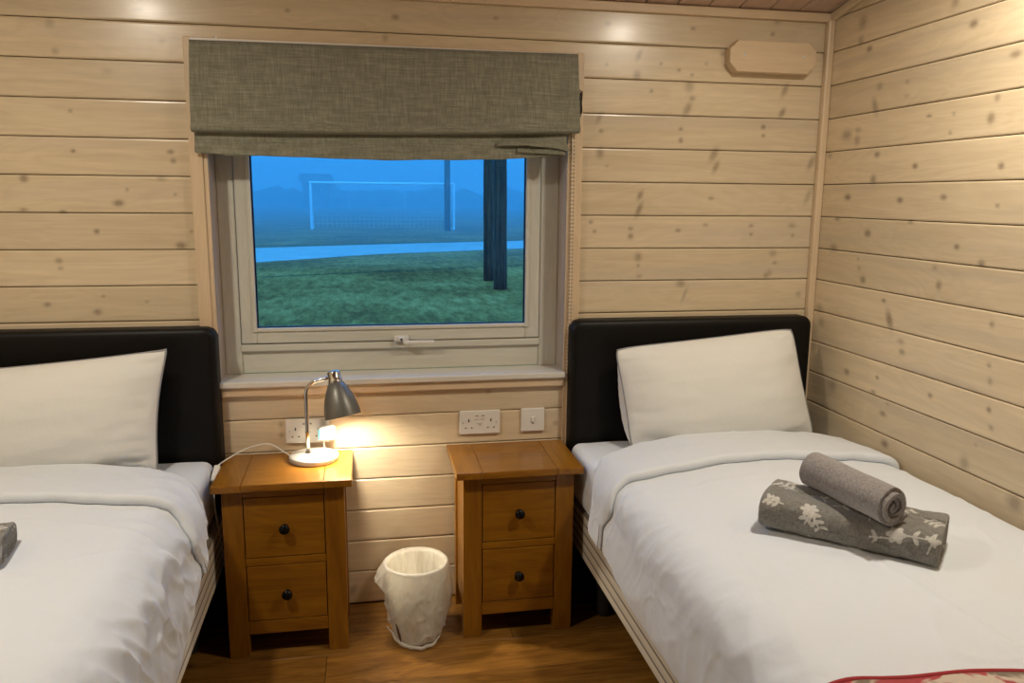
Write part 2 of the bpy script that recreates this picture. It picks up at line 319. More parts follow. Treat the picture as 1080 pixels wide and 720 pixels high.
# ------------------------------------------------------------------ room shell
XL = -3.10; YF = -4.80; TS = .205; ZC = 2.113; YR = -2.40      # ceiling slope, height at back wall, ridge
def knot_field(ks, cells=.12):
    grid_ = {}
    for k_ in ks:
        for a_ in (-1, 0, 1):
            for b_ in (-1, 0, 1): grid_.setdefault((int(k_[0] / .06) + a_, int(k_[1] / .06) + b_), []).append(k_)
    def f(u, z):
        m = 0.0
        for (ku, kz, ru, rz, a) in grid_.get((int(u / .06), int(z / .06)), ()):
            du = (u - ku); dz = (z - kz)
            if rz > ru * 1.4: du -= dz * .35                    # long knots lean with the grain cut
            d = math.hypot(du / ru, dz / rz)
            if d < 1.7: m = max(m, a * (.80 if d < .45 else .80 * (1 - (d - .45) / 1.25) ** 1.6))
        return m
    return f
def board_wall(spans, zlist, mapf, step, knots, slope=False):
    """horizontal boards; spans(z) -> list of (u0,u1); mapf(u, z, d) -> world point"""
    verts = []; faces = []; rnd = []; kn = []
    kf = knot_field(knots)
    for zi, (z0, z1) in enumerate(zlist):
        prof = [(z0 + .0013, -.010), (z0 + .0013, -.0030), (z0 + .0040, -.0005), (z0 + .007, 0)]
        n = max(2, int((z1 - z0 - .014) / step))
        prof += [(z0 + .007 + (z1 - z0 - .014) * (i + 1) / n, 0) for i in range(n)]
        prof += [(z1 - .0040, -.0005), (z1 - .0013, -.0030), (z1 - .0013, -.010)]
        for (u0, u1, st) in spans(z0, z1):
            if (u0, u1) == (u0, u1): rv = random.random()
            m = max(1, int((u1 - u0) / st)); base = len(verts); w = len(prof)
            for i in range(m + 1):
                u = u0 + (u1 - u0) * i / m
                for (z, d) in prof:
                    verts.append(mapf(u, z, d)); rnd.append(rv); kn.append(kf(u, z) if st < .02 else 0)
            for i in range(m):
                for j in range(w - 1):
                    a = base + i * w + j; faces.append((a, a + w, a + w + 1, a + 1))
            for e in (0, m):
                faces.append(tuple(base + e * w + j for j in range(w)))
    return verts, faces, rnd, kn
def mesh_attr(name, verts, faces, attrs, mats, slabs=()):
    me = bpy.data.meshes.new(name)
    V = list(verts); F = list(faces); nb = len(F)
    for s in slabs:                                            # box slabs, second material
        x0, x1, y0, y1, z0, z1 = s; b = len(V)
        V += [(x, y, z) for x in (x0, x1) for y in (y0, y1) for z in (z0, z1)]
        F += [(b, b + 1, b + 3, b + 2), (b + 4, b + 6, b + 7, b + 5), (b, b + 4, b + 5, b + 1), (b + 2, b + 3, b + 7, b + 6), (b, b + 2, b + 6, b + 4), (b + 1, b + 5, b + 7, b + 3)]
    me.from_pydata(V, [], F)
    for k, vals in attrs.items():
        a = me.attributes.new(k, 'FLOAT', 'POINT'); a.data.foreach_set('value', list(vals) + [0.0] * (len(V) - len(vals)))
    o = link(name, me, mats)
    mi = [0] * nb + [1] * (len(F) - nb); me.polygons.foreach_set('material_index', mi)
    return o
ZL = [(ZG - (k + 1) * P, ZG - k * P) for k in range(0, 18)]
ZL[-1] = (.002, ZL[-1][1])
WX0, WX1, WZ0, WZ1 = -2.145, -.968, .845, 1.862                 # window opening
def back_spans(z0, z1):
    if z0 > 1.86 or z1 < .83: return [(XL, 0, .0048)]
    return [(XL, -2.16, .0048), (-.955, 0, .0048)]
v, f, r, k = board_wall(back_spans, [(ZG, ZC + .03)] + ZL, lambda u, z, d: (u, -d, z), .0050, KB)
o = struct(mesh_attr('wall_back', v, f, {'rnd': r, 'knot': k}, [M['wall_x'], M['gap']],
     slabs=[(XL - .12, .12, .0095, .15, -.1, WZ0 - .03), (XL - .12, .12, .0095, .15, WZ1 + .02, 2.3), (XL - .12, WX0 - .016, .0095, .15, WZ0 - .03, WZ1 + .02), (WX1 + .016, .12, .0095, .15, WZ0 - .03, WZ1 + .02)]))
ZR = [(ZG + (k - 1) * P, ZG + k * P) for k in range(6, 0, -1)] + ZL
def right_spans(z0, z1): return [(-1.35, 0, .0062), (YF, -1.35, .3)]
v, f, r, k = board_wall(right_spans, ZR, lambda u, z, d: (-d, u, z), .0062, KR)
# boards run through the corner of the span split: give both pieces of one board the same tone
def clip_roof(o):
    bm = bmesh.new(); bm.from_mesh(o.data)
    for co, no in (((0, 0, ZC + .02), (0, TS, 1)), ((0, 2 * YR, ZC + .02), (0, -TS, 1))):
        bmesh.ops.bisect_plane(bm, geom=bm.verts[:] + bm.edges[:] + bm.faces[:], plane_co=co, plane_no=no, clear_outer=True)
    bm.to_mesh(o.data); bm.free()
tone = {}
r = [tone.setdefault(int((vv[2] - ZG) // P), random.random()) for vv in v]
o = struct(mesh_attr('wall_right', v, f, {'rnd': r, 'knot': k}, [M['wall_y'], M['gap']], slabs=[(.0095, .12, YF, .0095, -.1, 2.85)])); clip_roof(o)
v, f, r, k = board_wall(lambda a, b: [(YF, 0, .3)], ZR, lambda u, z, d: (XL + d, u, z), .05, [])
o = struct(mesh_attr('wall_left', v, f, {'rnd': r, 'knot': k}, [M['wall_y'], M['gap']], slabs=[(XL - .12, XL - .0095, YF, .0095, -.1, 2.85)])); clip_roof(o)
v, f, r, k = board_wall(lambda a, b: [(XL, 0, .5)], [(ZG, ZC + .03)] + ZL, lambda u, z, d: (u, YF + d, z), .05, [])
struct(mesh_attr('wall_front', v, f, {'rnd': r, 'knot': k}, [M['wall_x'], M['gap']], slabs=[(XL - .12, .12, YF - .12, YF - .0095, -.1, 2.3)]))

# floor boards, seams parallel to the back wall
verts = []; faces = []; rnd = []
fy = .03; row = 0
ends = [[-2.4], [-1.2], [-1.814], [-2.6, -.7], [-1.5], [-2.2, -.4]]
while fy > YF:
    y1 = min(fy, 0.0) - .0006; y0 = max(fy - .1755, YF) + .0006; fy -= .1755
    if row == 0: y1 = -.0005
    cuts = [XL] + ends[row % 6] + [0]; row += 1
    for a, b in zip(cuts, cuts[1:]):
        rv = random.random(); e = .0006; g = .0012
        bs = len(verts)
        for (x, y, z) in ((a + e, y0, -.006), (b - e, y0, -.006), (b - e, y1, -.006), (a + e, y1, -.006),
                          (a + e, y0, -g), (b - e, y0, -g), (b - e, y1, -g), (a + e, y1, -g),
                          (a + e + g, y0 + g, 0), (b - e - g, y0 + g, 0), (b - e - g, y1 - g, 0), (a + e + g, y1 - g, 0)):
            verts.append((x, y, z)); rnd.append(rv)
        for l in (0, 4):
            for i in range(4): faces.append((bs + l + i, bs + l + (i + 1) % 4, bs + l + 4 + (i + 1) % 4, bs + l + 4 + i))
        faces.append((bs + 8, bs + 9, bs + 10, bs + 11))
struct(mesh_attr('floor', verts, faces, {'rnd': rnd}, [M['floor'], M['gap']], slabs=[(XL - .12, .12, YF - .12, .15, -.1, -.0058)]))

# vaulted board ceiling, boards run up the slope
verts = []; faces = []; rnd = []
x = .09
while x > XL:
    x1 = min(x, .02); x0 = max(x - .1135, XL - .02); x -= .1135
    for (ya, yb) in ((.0, YR), (YR, YF)):
        rv = random.random()
        pr = [(x0 + .0015, .008), (x0 + .0015, .003), (x0 + .005, 0), (x1 - .005, 0), (x1 - .0015, .003), (x1 - .0015, .008)]
        bs = len(verts)
        for y in (ya, yb):
            zc = ZC + TS * min(-y, y - 2 * YR)
            for (xx, d) in pr: verts.append((xx, y, zc + d)); rnd.append(rv)
        for j in range(5): faces.append((bs + j, bs + j + 1, bs + 7 + j, bs + 6 + j))
b = len(verts)
zt = ZC + TS * -YR
o = struct(mesh_attr('ceiling', verts, faces, {'rnd': rnd}, [M['ceil'], M['gap']]))
bm = bmesh.new(); bm.from_mesh(o.data)
for (ya, za, yb, zb) in ((.15, ZC - .15 * TS, YR, zt), (YR, zt, YF - .12, ZC - .12 * TS)):
    q = [bm.verts.new((xx, yy, zz + dd)) for xx in (XL - .12, .12) for (yy, zz) in ((ya, za), (yb, zb)) for dd in (.0075, .08)]
    for idx in ((0, 1, 3, 2), (4, 6, 7, 5), (0, 4, 5, 1), (2, 3, 7, 6), (0, 2, 6, 4), (1, 5, 7, 3)):
        bm.faces.new([q[i] for i in idx]).material_index = 1
bm.to_mesh(o.data); bm.free()

# trims
struct(MB().box(-.027, -.0002, -.027, -.0002, .001, 2.09, .006, 2).build('trim_1', M['trim_z']))
struct(MB().box(XL + .001, -.0002, -.018, -.0002, 2.082, 2.112, .004, 2).build('trim_2', M['trim_x']))
mb = MB(); ang = math.atan(TS)
L = 2.4 / math.cos(ang)
mb.box(-.018, -.0002, -L + .015, 0, -.031, -.001, .004, 2, rot=Matrix.Translation((0, -.004, ZC - .0005)) @ Matrix.Rotation(-ang, 4, 'X'))
struct(mb.build('trim_3', M['wall_y']))

# ------------------------------------------------------------------ window
W1 = struct(MB().box(WX0 - .014, WX0, -.003, .15, WZ0 - .02, WZ1 + .014, .001).box(WX1, WX1 + .014, -.003, .15, WZ0 - .02, WZ1 + .014, .001)
            .box(WX0, WX1, -.003, .15, WZ1, WZ1 + .014, .001).build('window_1', M['reveal']))   # the lining of the opening
mb = MB(); y0, y1 = .100, .150
mb.box(WX0, WX0 + .056, y0, y1, WZ0, WZ1, .003); mb.box(WX1 - .066, WX1, y0, y1, WZ0, WZ1, .003)
fz = mb.build('frame', M['frame_z'], W1)
mb = MB(); mb.box(WX0 + .054, WX1 - .064, y0 + .010, y1, WZ0, .952, .003); mb.box(WX0 + .054, WX1 - .064, y0 - .004, y1, .925, .949, .003)
mb.box(WX0 + .054, WX1 - .064, y0, y1, 1.80, WZ1, .003)
mb.build('frame_rail', M['frame_x'], W1)
SX0, SX1, SZ0, SZ1 = -2.087, -1.036, .953, 1.797; sw = .052
mb = MB(); mb.box(SX0, SX0 + sw, .094, .14, SZ0, SZ1, .004); mb.box(SX1 - sw, SX1, .094, .14, SZ0, SZ1, .004)
mb.box(SX0 + sw - .012, SX0 + sw + .001, .088, .11, SZ0 + sw - .012, SZ1 - .03, .002); mb.box(SX1 - sw - .001, SX1 - sw + .012, .088, .11, SZ0 + sw - .012, SZ1 - .03, .002)
sash = mb.build('sash', M['frame_z'], W1)
mb = MB(); mb.box(SX0 + sw - .001, SX1 - sw + .001, .0942, .14, SZ0, SZ0 + sw, .004); mb.box(SX0 + sw - .001, SX1 - sw + .001, .0942, .14, SZ1 - sw, SZ1, .004)
mb.box(SX0 + sw, SX1 - sw, .088, .11, SZ0 + sw - .010, SZ0 + sw + .002, .002)
mb.build('sash_rail', M['frame_x'], W1)
gx0, gx1, gz0, gz1 = SX0 + sw, SX1 - sw, SZ0 + sw, SZ1 - sw
MB().box(gx0 - .004, gx1 + .004, .112, .118, gz0 - .004, gz1 + .004).build('pane', M['glass'], W1)
mb = MB()
for a in ((gx0, gx0 + .006, gz0, gz1), (gx1 - .006, gx1, gz0, gz1), (gx0, gx1, gz0, gz0 + .006), (gx0, gx1, gz1 - .006, gz1)):
    mb.box(a[0], a[1], .104, .1118, a[2], a[3])
mb.build('glazing_seal', M['seal'], W1)
h = MB().box(-1.566, -1.514, .078, .0945, .950, .972, .004, 3).box(-1.552, -1.530, .060, .08, .955, .969, .004, 3).build('window_handle', M['white_plastic'], W1)
MB().box(-1.535, -1.425, .060, .069, .944, .957, .004, 3).build('lever', M['white_plastic'], h)
MB().lathe([(.0045, 0), (.0045, .003), (0.0005, .0035)], 12, Matrix.Translation((-1.541, .0605, .962)) @ Matrix.Rotation(PI / 2, 4, 'X')).build('keyhole', M['slot'], h)
# sill and casing
struct(MB().box(-2.150, -.960, -.030, .110, .824, WZ0, .004, 2).build('trim_4', M['sill']))
struct(MB().box(-2.145, -.962, -.018, -.0002, .792, .8235, .003, 2).build('trim_5', M['trim_x']))
struct(MB().box(-2.200, -2.160, -.020, -.0005, .002, 1.941, .003, 2).box(-2.161, -2.1465, -.013, -.0005, WZ0, 1.935, .002).build('trim_6', M['trim_z']))
struct(MB().box(-.956, -.917, -.020, -.0005, .002, 1.941, .003, 2).box(-.9665, -.955, -.013, -.0005, .002, 1.935, .002).build('trim_7', M['trim_z']))
struct(MB().box(-2.1455, -.9675, -.020, -.0005, WZ1 - .002, 1.941, .003, 2).build('trim_8', M['trim_x']))

# ------------------------------------------------------------------ outside
GZ = -.29
struct(MB().box(-90, 90, .6, 210, GZ - .3, GZ).build('ground', M['grass']))
pp = [(-30, 3.2 + 0), (-12, 13.0), (-4.47, 19.23), (-1.14, 22.25), (3.94, 24.8), (12, 28.5), (40, 40), (40, 47), (12, 33.5), (4.93, 29.7), (-1.03, 27.2), (-5.2, 25.2), (-14, 21), (-30, 13)]
mb = MB(); a = [mb.bm.verts.new((x, y, GZ + .015)) for x, y in pp]; n = len(a) // 2
for i in range(n - 1): mb.bm.faces.new((a[i], a[i + 1], a[-2 - i], a[-1 - i]))
ext = bmesh.ops.extrude_face_region(mb.bm, geom=mb.bm.faces[:]); [setattr(v, 'co', v.co - Vector((0, 0, .05))) for v in ext['geom'] if isinstance(v, bmesh.types.BMVert)]
struct(mb.build('path', M['path']))
def pole(x, y, r, h, lean, label):
    mb = MB(); n = 14; pts = []; rr = []
    for i in range(n):
        t_ = i / (n - 1); pts.append((x + lean * t_, y, GZ - .05 + t_ * h)); rr.append(r * (1 - .12 * t_) * (1 + .03 * math.sin(i * 2.3)))
    mb.tube(pts, rr, 18)
    return tag(mb.build('wooden_pole', M['pole'], smooth=True), label, 'pole', 'poles outside the window')
pole(.955, 12.45, .132, 7, -.05, 'thick dark wooden pole on the lawn, the nearest of the three outside the window')
pole(.985, 14.1, .112, 7, -.03, 'dark wooden pole standing just behind and left of the nearest pole')
pole(2.80, 39.6, .165, 9, .0, 'slim distant dark pole standing inside the right end of the goal')
G = empty('football_goal', (-.5, 41, GZ), 'white football goal standing far off on the misty pitch', 'football goal')
gx0, gx1, gh, gy = -4.24, 3.30, 2.44, 41.0
MB().tube([(gx0, gy, GZ), (gx0, gy, GZ + gh)], .06, 10).build('post', M['goal'], G)
MB().tube([(gx1, gy, GZ), (gx1, gy, GZ + gh)], .06, 10).build('post', M['goal'], G)
MB().tube([(gx0 - .06, gy, GZ + gh), (gx1 + .06, gy, GZ + gh)], .06, 10).build('crossbar', M['goal'], G)
for gx in (gx0, gx1):
    MB().tube([(gx, gy, GZ + gh), (gx, gy + .6, GZ + gh - .1), (gx, gy + 2.0, GZ + .03), (gx, gy, GZ + .03)], .03, 6).build('side_stay', M['goal'], G)
mb = MB()
for i in range(31):
    x = gx0 + (gx1 - gx0) * i / 30; mb.tube([(x, gy + .05, GZ + gh), (x, gy + .6, GZ + gh - .1), (x, gy + 2, GZ + .03)], .006, 3)
for i in range(1, 10):
    t_ = i / 10; mb.tube([(gx0, gy + .6 + 1.4 * t_, GZ + gh - .1 - (gh - .13) * t_), (gx1, gy + .6 + 1.4 * t_, GZ + gh - .1 - (gh - .13) * t_)], .006, 3)
mb.build('net', M['goal'], G)
# faint far goal, pavilion and hedge, almost lost in the mist
G2 = empty('football_goal', (1.5, 105, GZ), 'faint white goal at the far end of the pitch, seen through the nearer goal', 'football goal')
for x in (-3.2, 4.1): MB().tube([(x, 105, GZ), (x, 105, GZ + 2.44)], .07, 6).build('post', M['goal'], G2)
MB().tube([(-3.26, 105, GZ + 2.44), (4.16, 105, GZ + 2.44)], .07, 6).build('crossbar', M['goal'], G2)
B = empty('pavilion', (-9.0, 125, GZ), 'dark low building looming in the mist behind the left goal post', 'building')
MB().box(-10.2, -6.2, 122, 130, GZ, GZ + 3.9).build('wall', M['far'], B)
MB().prism([(-10.8, GZ + 3.9), (-5.6, GZ + 3.9), (-6.0, GZ + 5.0), (-10.4, GZ + 5.0)], 121.5, 130.5).build('roof', M['far'], B)
mb = MB(); rows = []
for i in range(121):
    x = -75 + i * 1.25; hgt = 3.0 + 1.5 * noise.noise(Vector((x * .21, 3, 1))) + .9 * noise.noise(Vector((x * .7, 8, 1)))
    rows.append([(x, 150, GZ), (x, 150.3, GZ + hgt * .6), (x, 151.5, GZ + hgt), (x, 152.7, GZ + hgt * .7), (x, 153, GZ)])
mb.grid(rows)
tag(mb.build('hedge', M['hedge'], smooth=True), 'dark line of bushes along the far edge of the misty field', 'hedge')
# mist
t = NT('mist'); t.n.remove(t.b)
vs = t.new('ShaderNodeVolumeScatter', {'Color': (.93, .97, 1, 1), 'Density': .020, 'Anisotropy': .0}); t.l.new(vs.outputs[0], t.out.inputs['Volume'])
o = tag(MB().box(-90, 90, 16, 190, GZ - .2, 34).build('mist', t.m), kind='stuff'); o['label'] = 'blue dusk mist lying over the sports field'; o['category'] = 'mist'
# ------------------------------------------------------------------ roman blind
BL = empty('roman_blind', (-1.56, -.03, 1.93), 'olive beige linen roman blind pulled halfway up over the window', 'blind')
MB().box(-2.176, -.950, -.040, -.0205, 1.895, 1.9345, .002).build('headrail', M['white_plastic'], BL)
def nz(x, y, z=0.0): return noise.noise(Vector((x, y, z)))
mb = MB(); rows = []; NX = 120
for j in range(NX + 1):
    u = j / NX; r = []
    xl = lambda z: -2.176 + (-.007 if z < 1.75 else -.007 * (1.93 - z) / .18) ; xr = lambda z: -.946 + (.009 if z < 1.75 else .009 * (1.93 - z) / .18)
    prof = [(1.898, -.0412), (1.9280, -.0412), (1.9300, -.0422)]
    for i in range(1, 16): z = 1.9290 - (1.9290 - 1.70) * i / 15; prof.append((z, -.0435 - .008 * i / 15))
    for i in range(1, 13):
        a = i / 12 * PI; prof.append((1.688 - .024 * math.sin(a * .92) * 1.0 if i < 12 else 1.672, -.0535 - .012 * math.sin(a * 2) * (1 if i < 6 else 0) + .024 * (1 - math.cos(a)) / 2))
    for i in range(1, 6): prof.append((1.672 + .01 * i, -.0245))
    for (z, y) in prof:
        x = xl(z) + (xr(z) - xl(z)) * u
        z2 = z + (.012 * (u - .5) * 2 if z < 1.75 else .003 * (u - .5) * 2) - .006 * math.sin(PI * u) * (1.93 - z) / .25
        yy = y - .004 * nz(x * 3, z * 4) * min(1, (1.94 - z) / .06) if y < -.03 else y
        yy -= .0035 * math.exp(-((x + 1.79 - (z - 1.70) * .3) / .018) ** 2) * max(0, 1 - abs(z - 1.70) / .05)
        r.append((x, yy, z2))
    rows.append(r)
mb.grid(rows); f = mb.build('fabric', M['linen'], BL, smooth=True)
def fold(name, x0, x1, ztop, zbot, yc, th, seed, n=100):
    mb = MB(); rows = []
    for j in range(n + 1):
        u = j / n; x = x0 + (x1 - x0) * u; zb = zbot(u); zt = ztop(u); r = []
        for i in range(24):
            a = 2 * PI * i / 24
            s = (1 - math.cos(a)) / 2                          # 0 top .. 1 bottom
            zz = zt + (zb - zt) * s ** .85
            w = th * (.25 + .75 * s ** .7) * (1 if i not in (0,) else .2)
            yy = yc - w * math.sin(a) * (1 - .25 * s) - .004 * nz(u * 7 + seed, zz * 20) - .012 * s * s
            r.append((x, min(yy, -.0215), zz + .003 * nz(u * 9, seed + i * .4)))
        rows.append(r)
    vr = mb.grid(rows, closeu=True)
    mb.bm.faces.new(vr[0]); mb.bm.faces.new(vr[-1][::-1])
    return mb.build(name, M['linen'], BL, smooth=True)
def rz(u):  # the right end is hitched up
    return max(0, (u - .8) / .2)
fold('lower_fold', -2.179, -.976, lambda u: 1.668 + .010 * u, lambda u: 1.589 - .011 * math.sin(PI * min(1, u * 1.1)) + .034 * rz(u) ** 1.5, -.027, .007, 1.0)
fold('lower_fold', -2.09, -.982, lambda u: 1.650, lambda u: 1.582 + .003 * math.sin(7 * u) + .012 * rz(u) + .006 * u, -.026, .006, 4.0)
fold('hitched_fold', -1.22, -.974, lambda u: 1.640 + .018 * math.sin(PI * u), lambda u: 1.628 + .008 * math.sin(PI * u) - .012 * u, -.040, .012 , 9.0, 40)
fold('hitched_fold', -1.15, -.985, lambda u: 1.622 + .006 * u, lambda u: 1.610 - .006 * u, -.038, .009, 12.0, 40)
mb = MB()
for cx in (-.9505, -.9595):
    for i in range(66):
        z = 1.66 - i * .0130
        mb.lathe([(0.0003, -.0042), (.0024, -.0026), (.0030, 0), (.0024, .0026), (.0003, .0042)], 6, Matrix.Translation((cx + .0015 * math.sin(i * .05), -.0345 - .003 * math.sin(i * .03), z)))
mb.build('bead_chain', plain('bead_grey', (.30, .26, .20), .4), BL, smooth=True)
mb = MB()
for k in range(6):
    pts = []
    for i in range(20):
        a = i / 19 * 2 * PI; pts.append((-.932 + .007 * math.sin(a + k) * (1 + .3 * math.sin(k * 2)), -.0262 - .002 * math.cos(3 * a + k), 1.775 + .045 * math.cos(a) * (1 - .08 * k)))
    mb.tube(pts, .0013, 5, closed=True)
mb.box(-.936, -.928, -.030, -.0205, 1.768, 1.782, .002)
mb.build('cord_bundle', M['slot'], BL, smooth=True)
for x in (-2.10, -1.50, -1.02):
    MB().lathe([(.003, 0), (.003, .004), (.0005, .005)], 10, Matrix.Translation((x, -.030, 1.9364))).build('screw', M['screw'], BL)

# ------------------------------------------------------------------ nightstands
def nightstand(cx, label, dx=0.0):
    N = empty('nightstand', (cx, -.15, 0), label, 'nightstand', 'bedside cabinets with two drawers')
    hw = .186; yf = -.290; yb = -.020; zt = .564
    # top: three boards of alternating grain
    mb = MB(); mb.box(cx - .124, cx + .124, -.318, -.006, zt, .588, .003)
    mb.build('top', M['oak_x'], N)
    for (a, b) in ((cx - .211, cx - .1241), (cx + .1241, cx + .211)): MB().box(a, b, -.318, -.006, zt, .588, .003).build('breadboard_end', M['oak_y'], N)
    for (lx, ly) in ((-hw, yf), (hw - .062, yf), (-hw, yb - .045), (hw - .062, yb - .045)):
        MB().box(cx + lx, cx + lx + .062, ly, ly + .045, 0, zt - .0003, .002).build('leg', M['oak_z'], N)
    MB().box(cx - hw + .0625, cx + hw - .0625, yf + .002, yf + .022, .537, zt - .0005, .001).build('top_rail', M['oak_x'], N)
    MB().box(cx - hw + .0625, cx + hw - .0625, yf + .002, yf + .022, .309, .334, .001).build('middle_rail', M['oak_x'], N)
    MB().box(cx - hw + .0625, cx + hw - .0625, yf + .002, yf + .022, .076, .120, .001).build('bottom_rail', M['oak_x'], N)
    for s in (-1, 1):
        xs = cx + s * (hw - .006) ; xa, xb = sorted((xs, xs - s * .016))
        MB().box(xa, xb, yf + .0455, yb - .0455, .15, zt - .0005, .001).box(min(xa, xb) - .0, xb, yf + .0455, yb - .0455, .085, .149, .001).build('side_panel', M['oak_z'], N)
    MB().box(cx - hw + .0625, cx + hw - .0625, yb - .02, yb - .008, .085, zt - .0005, .001).build('back_panel', M['oak_x'], N)
    MB().box(cx - hw + .023, cx + hw - .023, yf + .023, yb - .0205, .080, .092).build('bottom_panel', M['oak_x'], N)
    for (z0, z1) in ((.3365, .5345), (.1225, .3065)):
        d = MB().box(cx - hw + .0645, cx + hw - .0645, yf + .0015, yf + .020, z0, z1, .0022).box(cx - hw + .07, cx + hw - .07, yf + .0205, yb - .04, z0 + .01, z1 - .03).build('drawer', M['oak_x'], N)
        mt = Matrix.Translation((cx, yf + .002, (z0 + z1) / 2 - .002)) @ Matrix.Rotation(PI / 2, 4, 'X')
        MB().lathe([(.011, 0), (.010, .004), (.0065, .008), (.0065, .013), (.0155, .017), (.0168, .022), (.0135, .027), (.006, .0295), (.0004, .030)], 28, mt, cap0=True).build('knob', M['knob'], d, smooth=True)
    return N
nightstand(-1.9305, 'honey oak nightstand holding the lit lamp, beside the left bed')
nightstand(-1.1795, 'honey oak nightstand with a bare top, beside the right bed')

# ------------------------------------------------------------------ desk lamp
lx, ly, lz = -1.846, -.098, .5885
LP = empty('desk_lamp', (lx, ly, lz), 'small lit silver desk lamp with a bell shade on the left nightstand', 'lamp')
MB().lathe([(.0005, 0), (.079, 0), (.0815, .003), (.0815, .0135), (.0795, .0165), (.074, .0185), (.055, .021), (.02, .0225), (.0005, .023)], 56, Matrix.Translation((lx, ly, lz))).build('base', M['lamp_base'], LP, smooth=False)
autosmooth(LP.children[0] if LP.children else COL.objects['base'], 50)
px, py = -1.864, -.092
pts = [(px, py, lz + .015), (px - .001, py, lz + .10), (px - .002, py, lz + .220)]
for i in range(1, 9):
    a = i / 8 * PI / 2; pts.append((px - .002 + .045 * (1 - math.cos(a)), py - .004 * math.sin(a), lz + .220 + .050 * math.sin(a)))
pts += [(px + .060, py - .006, lz + .2755), (px + .084, py - .010, lz + .282)]
MB().tube(pts, .0062, 14).lathe([(.011, 0), (.011, .006), (.0068, .012)], 18, Matrix.Translation((px, py, lz + .0185))).build('gooseneck', M['chrome'], LP, smooth=True)
# head: axis points down, leaning right and a little towards the room
hx, hy, hz = -1.7700, -.108, lz + .280
ax = Vector((.20, -.22, -1)).normalized()
rot = Vector((0, 0, 1)).rotation_difference(ax).to_matrix().to_4x4()
HM = Matrix.Translation((hx, hy, hz)) @ rot
MB().lathe([(.0005, -.026), (.012, -.0255), (.0205, -.022), (.0225, -.015), (.0215, .004), (.0245, .008), (.0245, .016), (.021, .019)], 40, HM).build('lamp_cap', M['chrome'], LP, smooth=True)
mb = MB(); prof = [(.0205, .014), (.0265, .018), (.038, .040), (.048, .065), (.0545, .088), (.0585, .110), (.0605, .130)]
mb.lathe(prof, 56, HM); sh = mb.build('lamp_shade', M['lamp_grey'], LP, smooth=True)
MB().lathe([(.0605, .130), (.0595, .1305), (.057, .110), (.053, .088), (.0465, .065), (.0365, .040), (.022, .020), (.0005, .019)], 56, HM).build('shade_lining', M['lamp_in'], sh, smooth=True)
MB().lathe([(.0005, .048), (.012, .050), (.022, .062), (.0265, .078), (.025, .094), (.018, .106), (.008, .1115), (.0005, .1125)], 28, HM).lathe([(.012, .02), (.012, .05)], 16, HM).build('bulb', M['bulb'], LP, smooth=True)
cab = []
keys = [(-1.920, -.075, .5935), (-1.945, -.060, .606), (-1.990, -.048, .6315), (-2.030, -.050, .632), (-2.075, -.062, .622), (-2.115, -.085, .606), (-2.139, -.112, .597), (-2.150, -.135, .593)]
def cr(keys, n=8):
    K = [Vector(k) for k in keys]; K = [K[0] * 2 - K[1]] + K + [K[-1] * 2 - K[-2]]; out = []
    for i in range(1, len(K) - 2):
        for j in range(n):
            t_ = j / n; a, b, c, d = K[i - 1:i + 3]
            out.append(.5 * ((2 * b) + (c - a) * t_ + (2 * a - 5 * b + 4 * c - d) * t_ * t_ + (3 * b - a - 3 * c + d) * t_ ** 3))
    out.append(K[-2]); return out
cb = MB().tube(cr(keys), .0026, 8).tube(cr([(-2.151, -.19, .560), (-2.152, -.205, .50), (-2.150, -.18, .40), (-2.148, -.10, .2), (-2.145, -.05, .006)]), .0026, 8).build('cable', M['cable'], LP, smooth=True)
d = Vector((-.004, -.062, -.036)).normalized(); sm = Matrix.Translation((-2.1505, -.163, .5775)) @ Vector((0, 1, 0)).rotation_difference(-d).to_matrix().to_4x4()
MB().box(-.010, .010, -.033, .033, -.008, .008, .005, 3, rot=sm).build('inline_switch', M['white_plastic'], cb)

# ------------------------------------------------------------------ sockets, switch, charger
def socket(x0, x1, z0, z1, label):
    S = empty('double_socket', ((x0 + x1) / 2, 0, (z0 + z1) / 2), label, 'socket')
    MB().box(x0, x1, -.0115, -.0005, z0, z1, .003, 3).build('plate', M['white_plastic'], S)
    cx = (x0 + x1) / 2; cz = (z0 + z1) / 2
    for s in (-1, 1):
        gx = cx + s * .040
        for q in ((gx - .0022, gx + .0022, -.0120, -.0117, cz + .002, cz + .013), (gx - .0135, gx - .0080, -.0120, -.0117, cz - .0215, cz - .0175), (gx + .0080, gx + .0135, -.0120, -.0117, cz - .0215, cz - .0175)):
            MB().box(*q).build('outlet_slot', M['slot'], S)
        r = MB().box(cx + s * .0115 - .0055, cx + s * .0115 + .0055, -.0150, -.0112, cz + .012, cz + .030, .0015).build('rocker', M['white_plastic'], S)
        MB().box(cx + s * .0115 - .003, cx + s * .0115 + .003, -.0154, -.01495, cz + .024, cz + .028).build('on_mark', M['slot'], r)
    for s in (-1, 1): MB().lathe([(.0026, 0), (.0026, .0006), (.0003, .001)], 10, Matrix.Translation((cx + s * .060, -.0115, cz)) @ Matrix.Rotation(PI / 2, 4, 'X')).build('screw', M['screw'], S)
    mb = MB()                                               # tiny moulded lettering lines between the outlets, illegible in the photo
    for i in range(3): mb.box(cx - .011 + i * .004, cx + .010 - i * .003, -.0118, -.0114, cz - .004 - i * .0045, cz - .0022 - i * .0045)
    mb.build('moulding_mark', plain('faint_print', (.35, .32, .28), .5), S)
    return S
socket(-1.3435, -1.1975, .624, .710, 'white double socket on the wall above the bare nightstand')
socket(-1.9435, -1.7975, .620, .706, 'white double socket behind the lamp, charger in its right outlet')
S = empty('wall_switch', (-1.076, 0, .668), 'square white single switch plate right of the bare nightstand\'s double socket', 'switch')
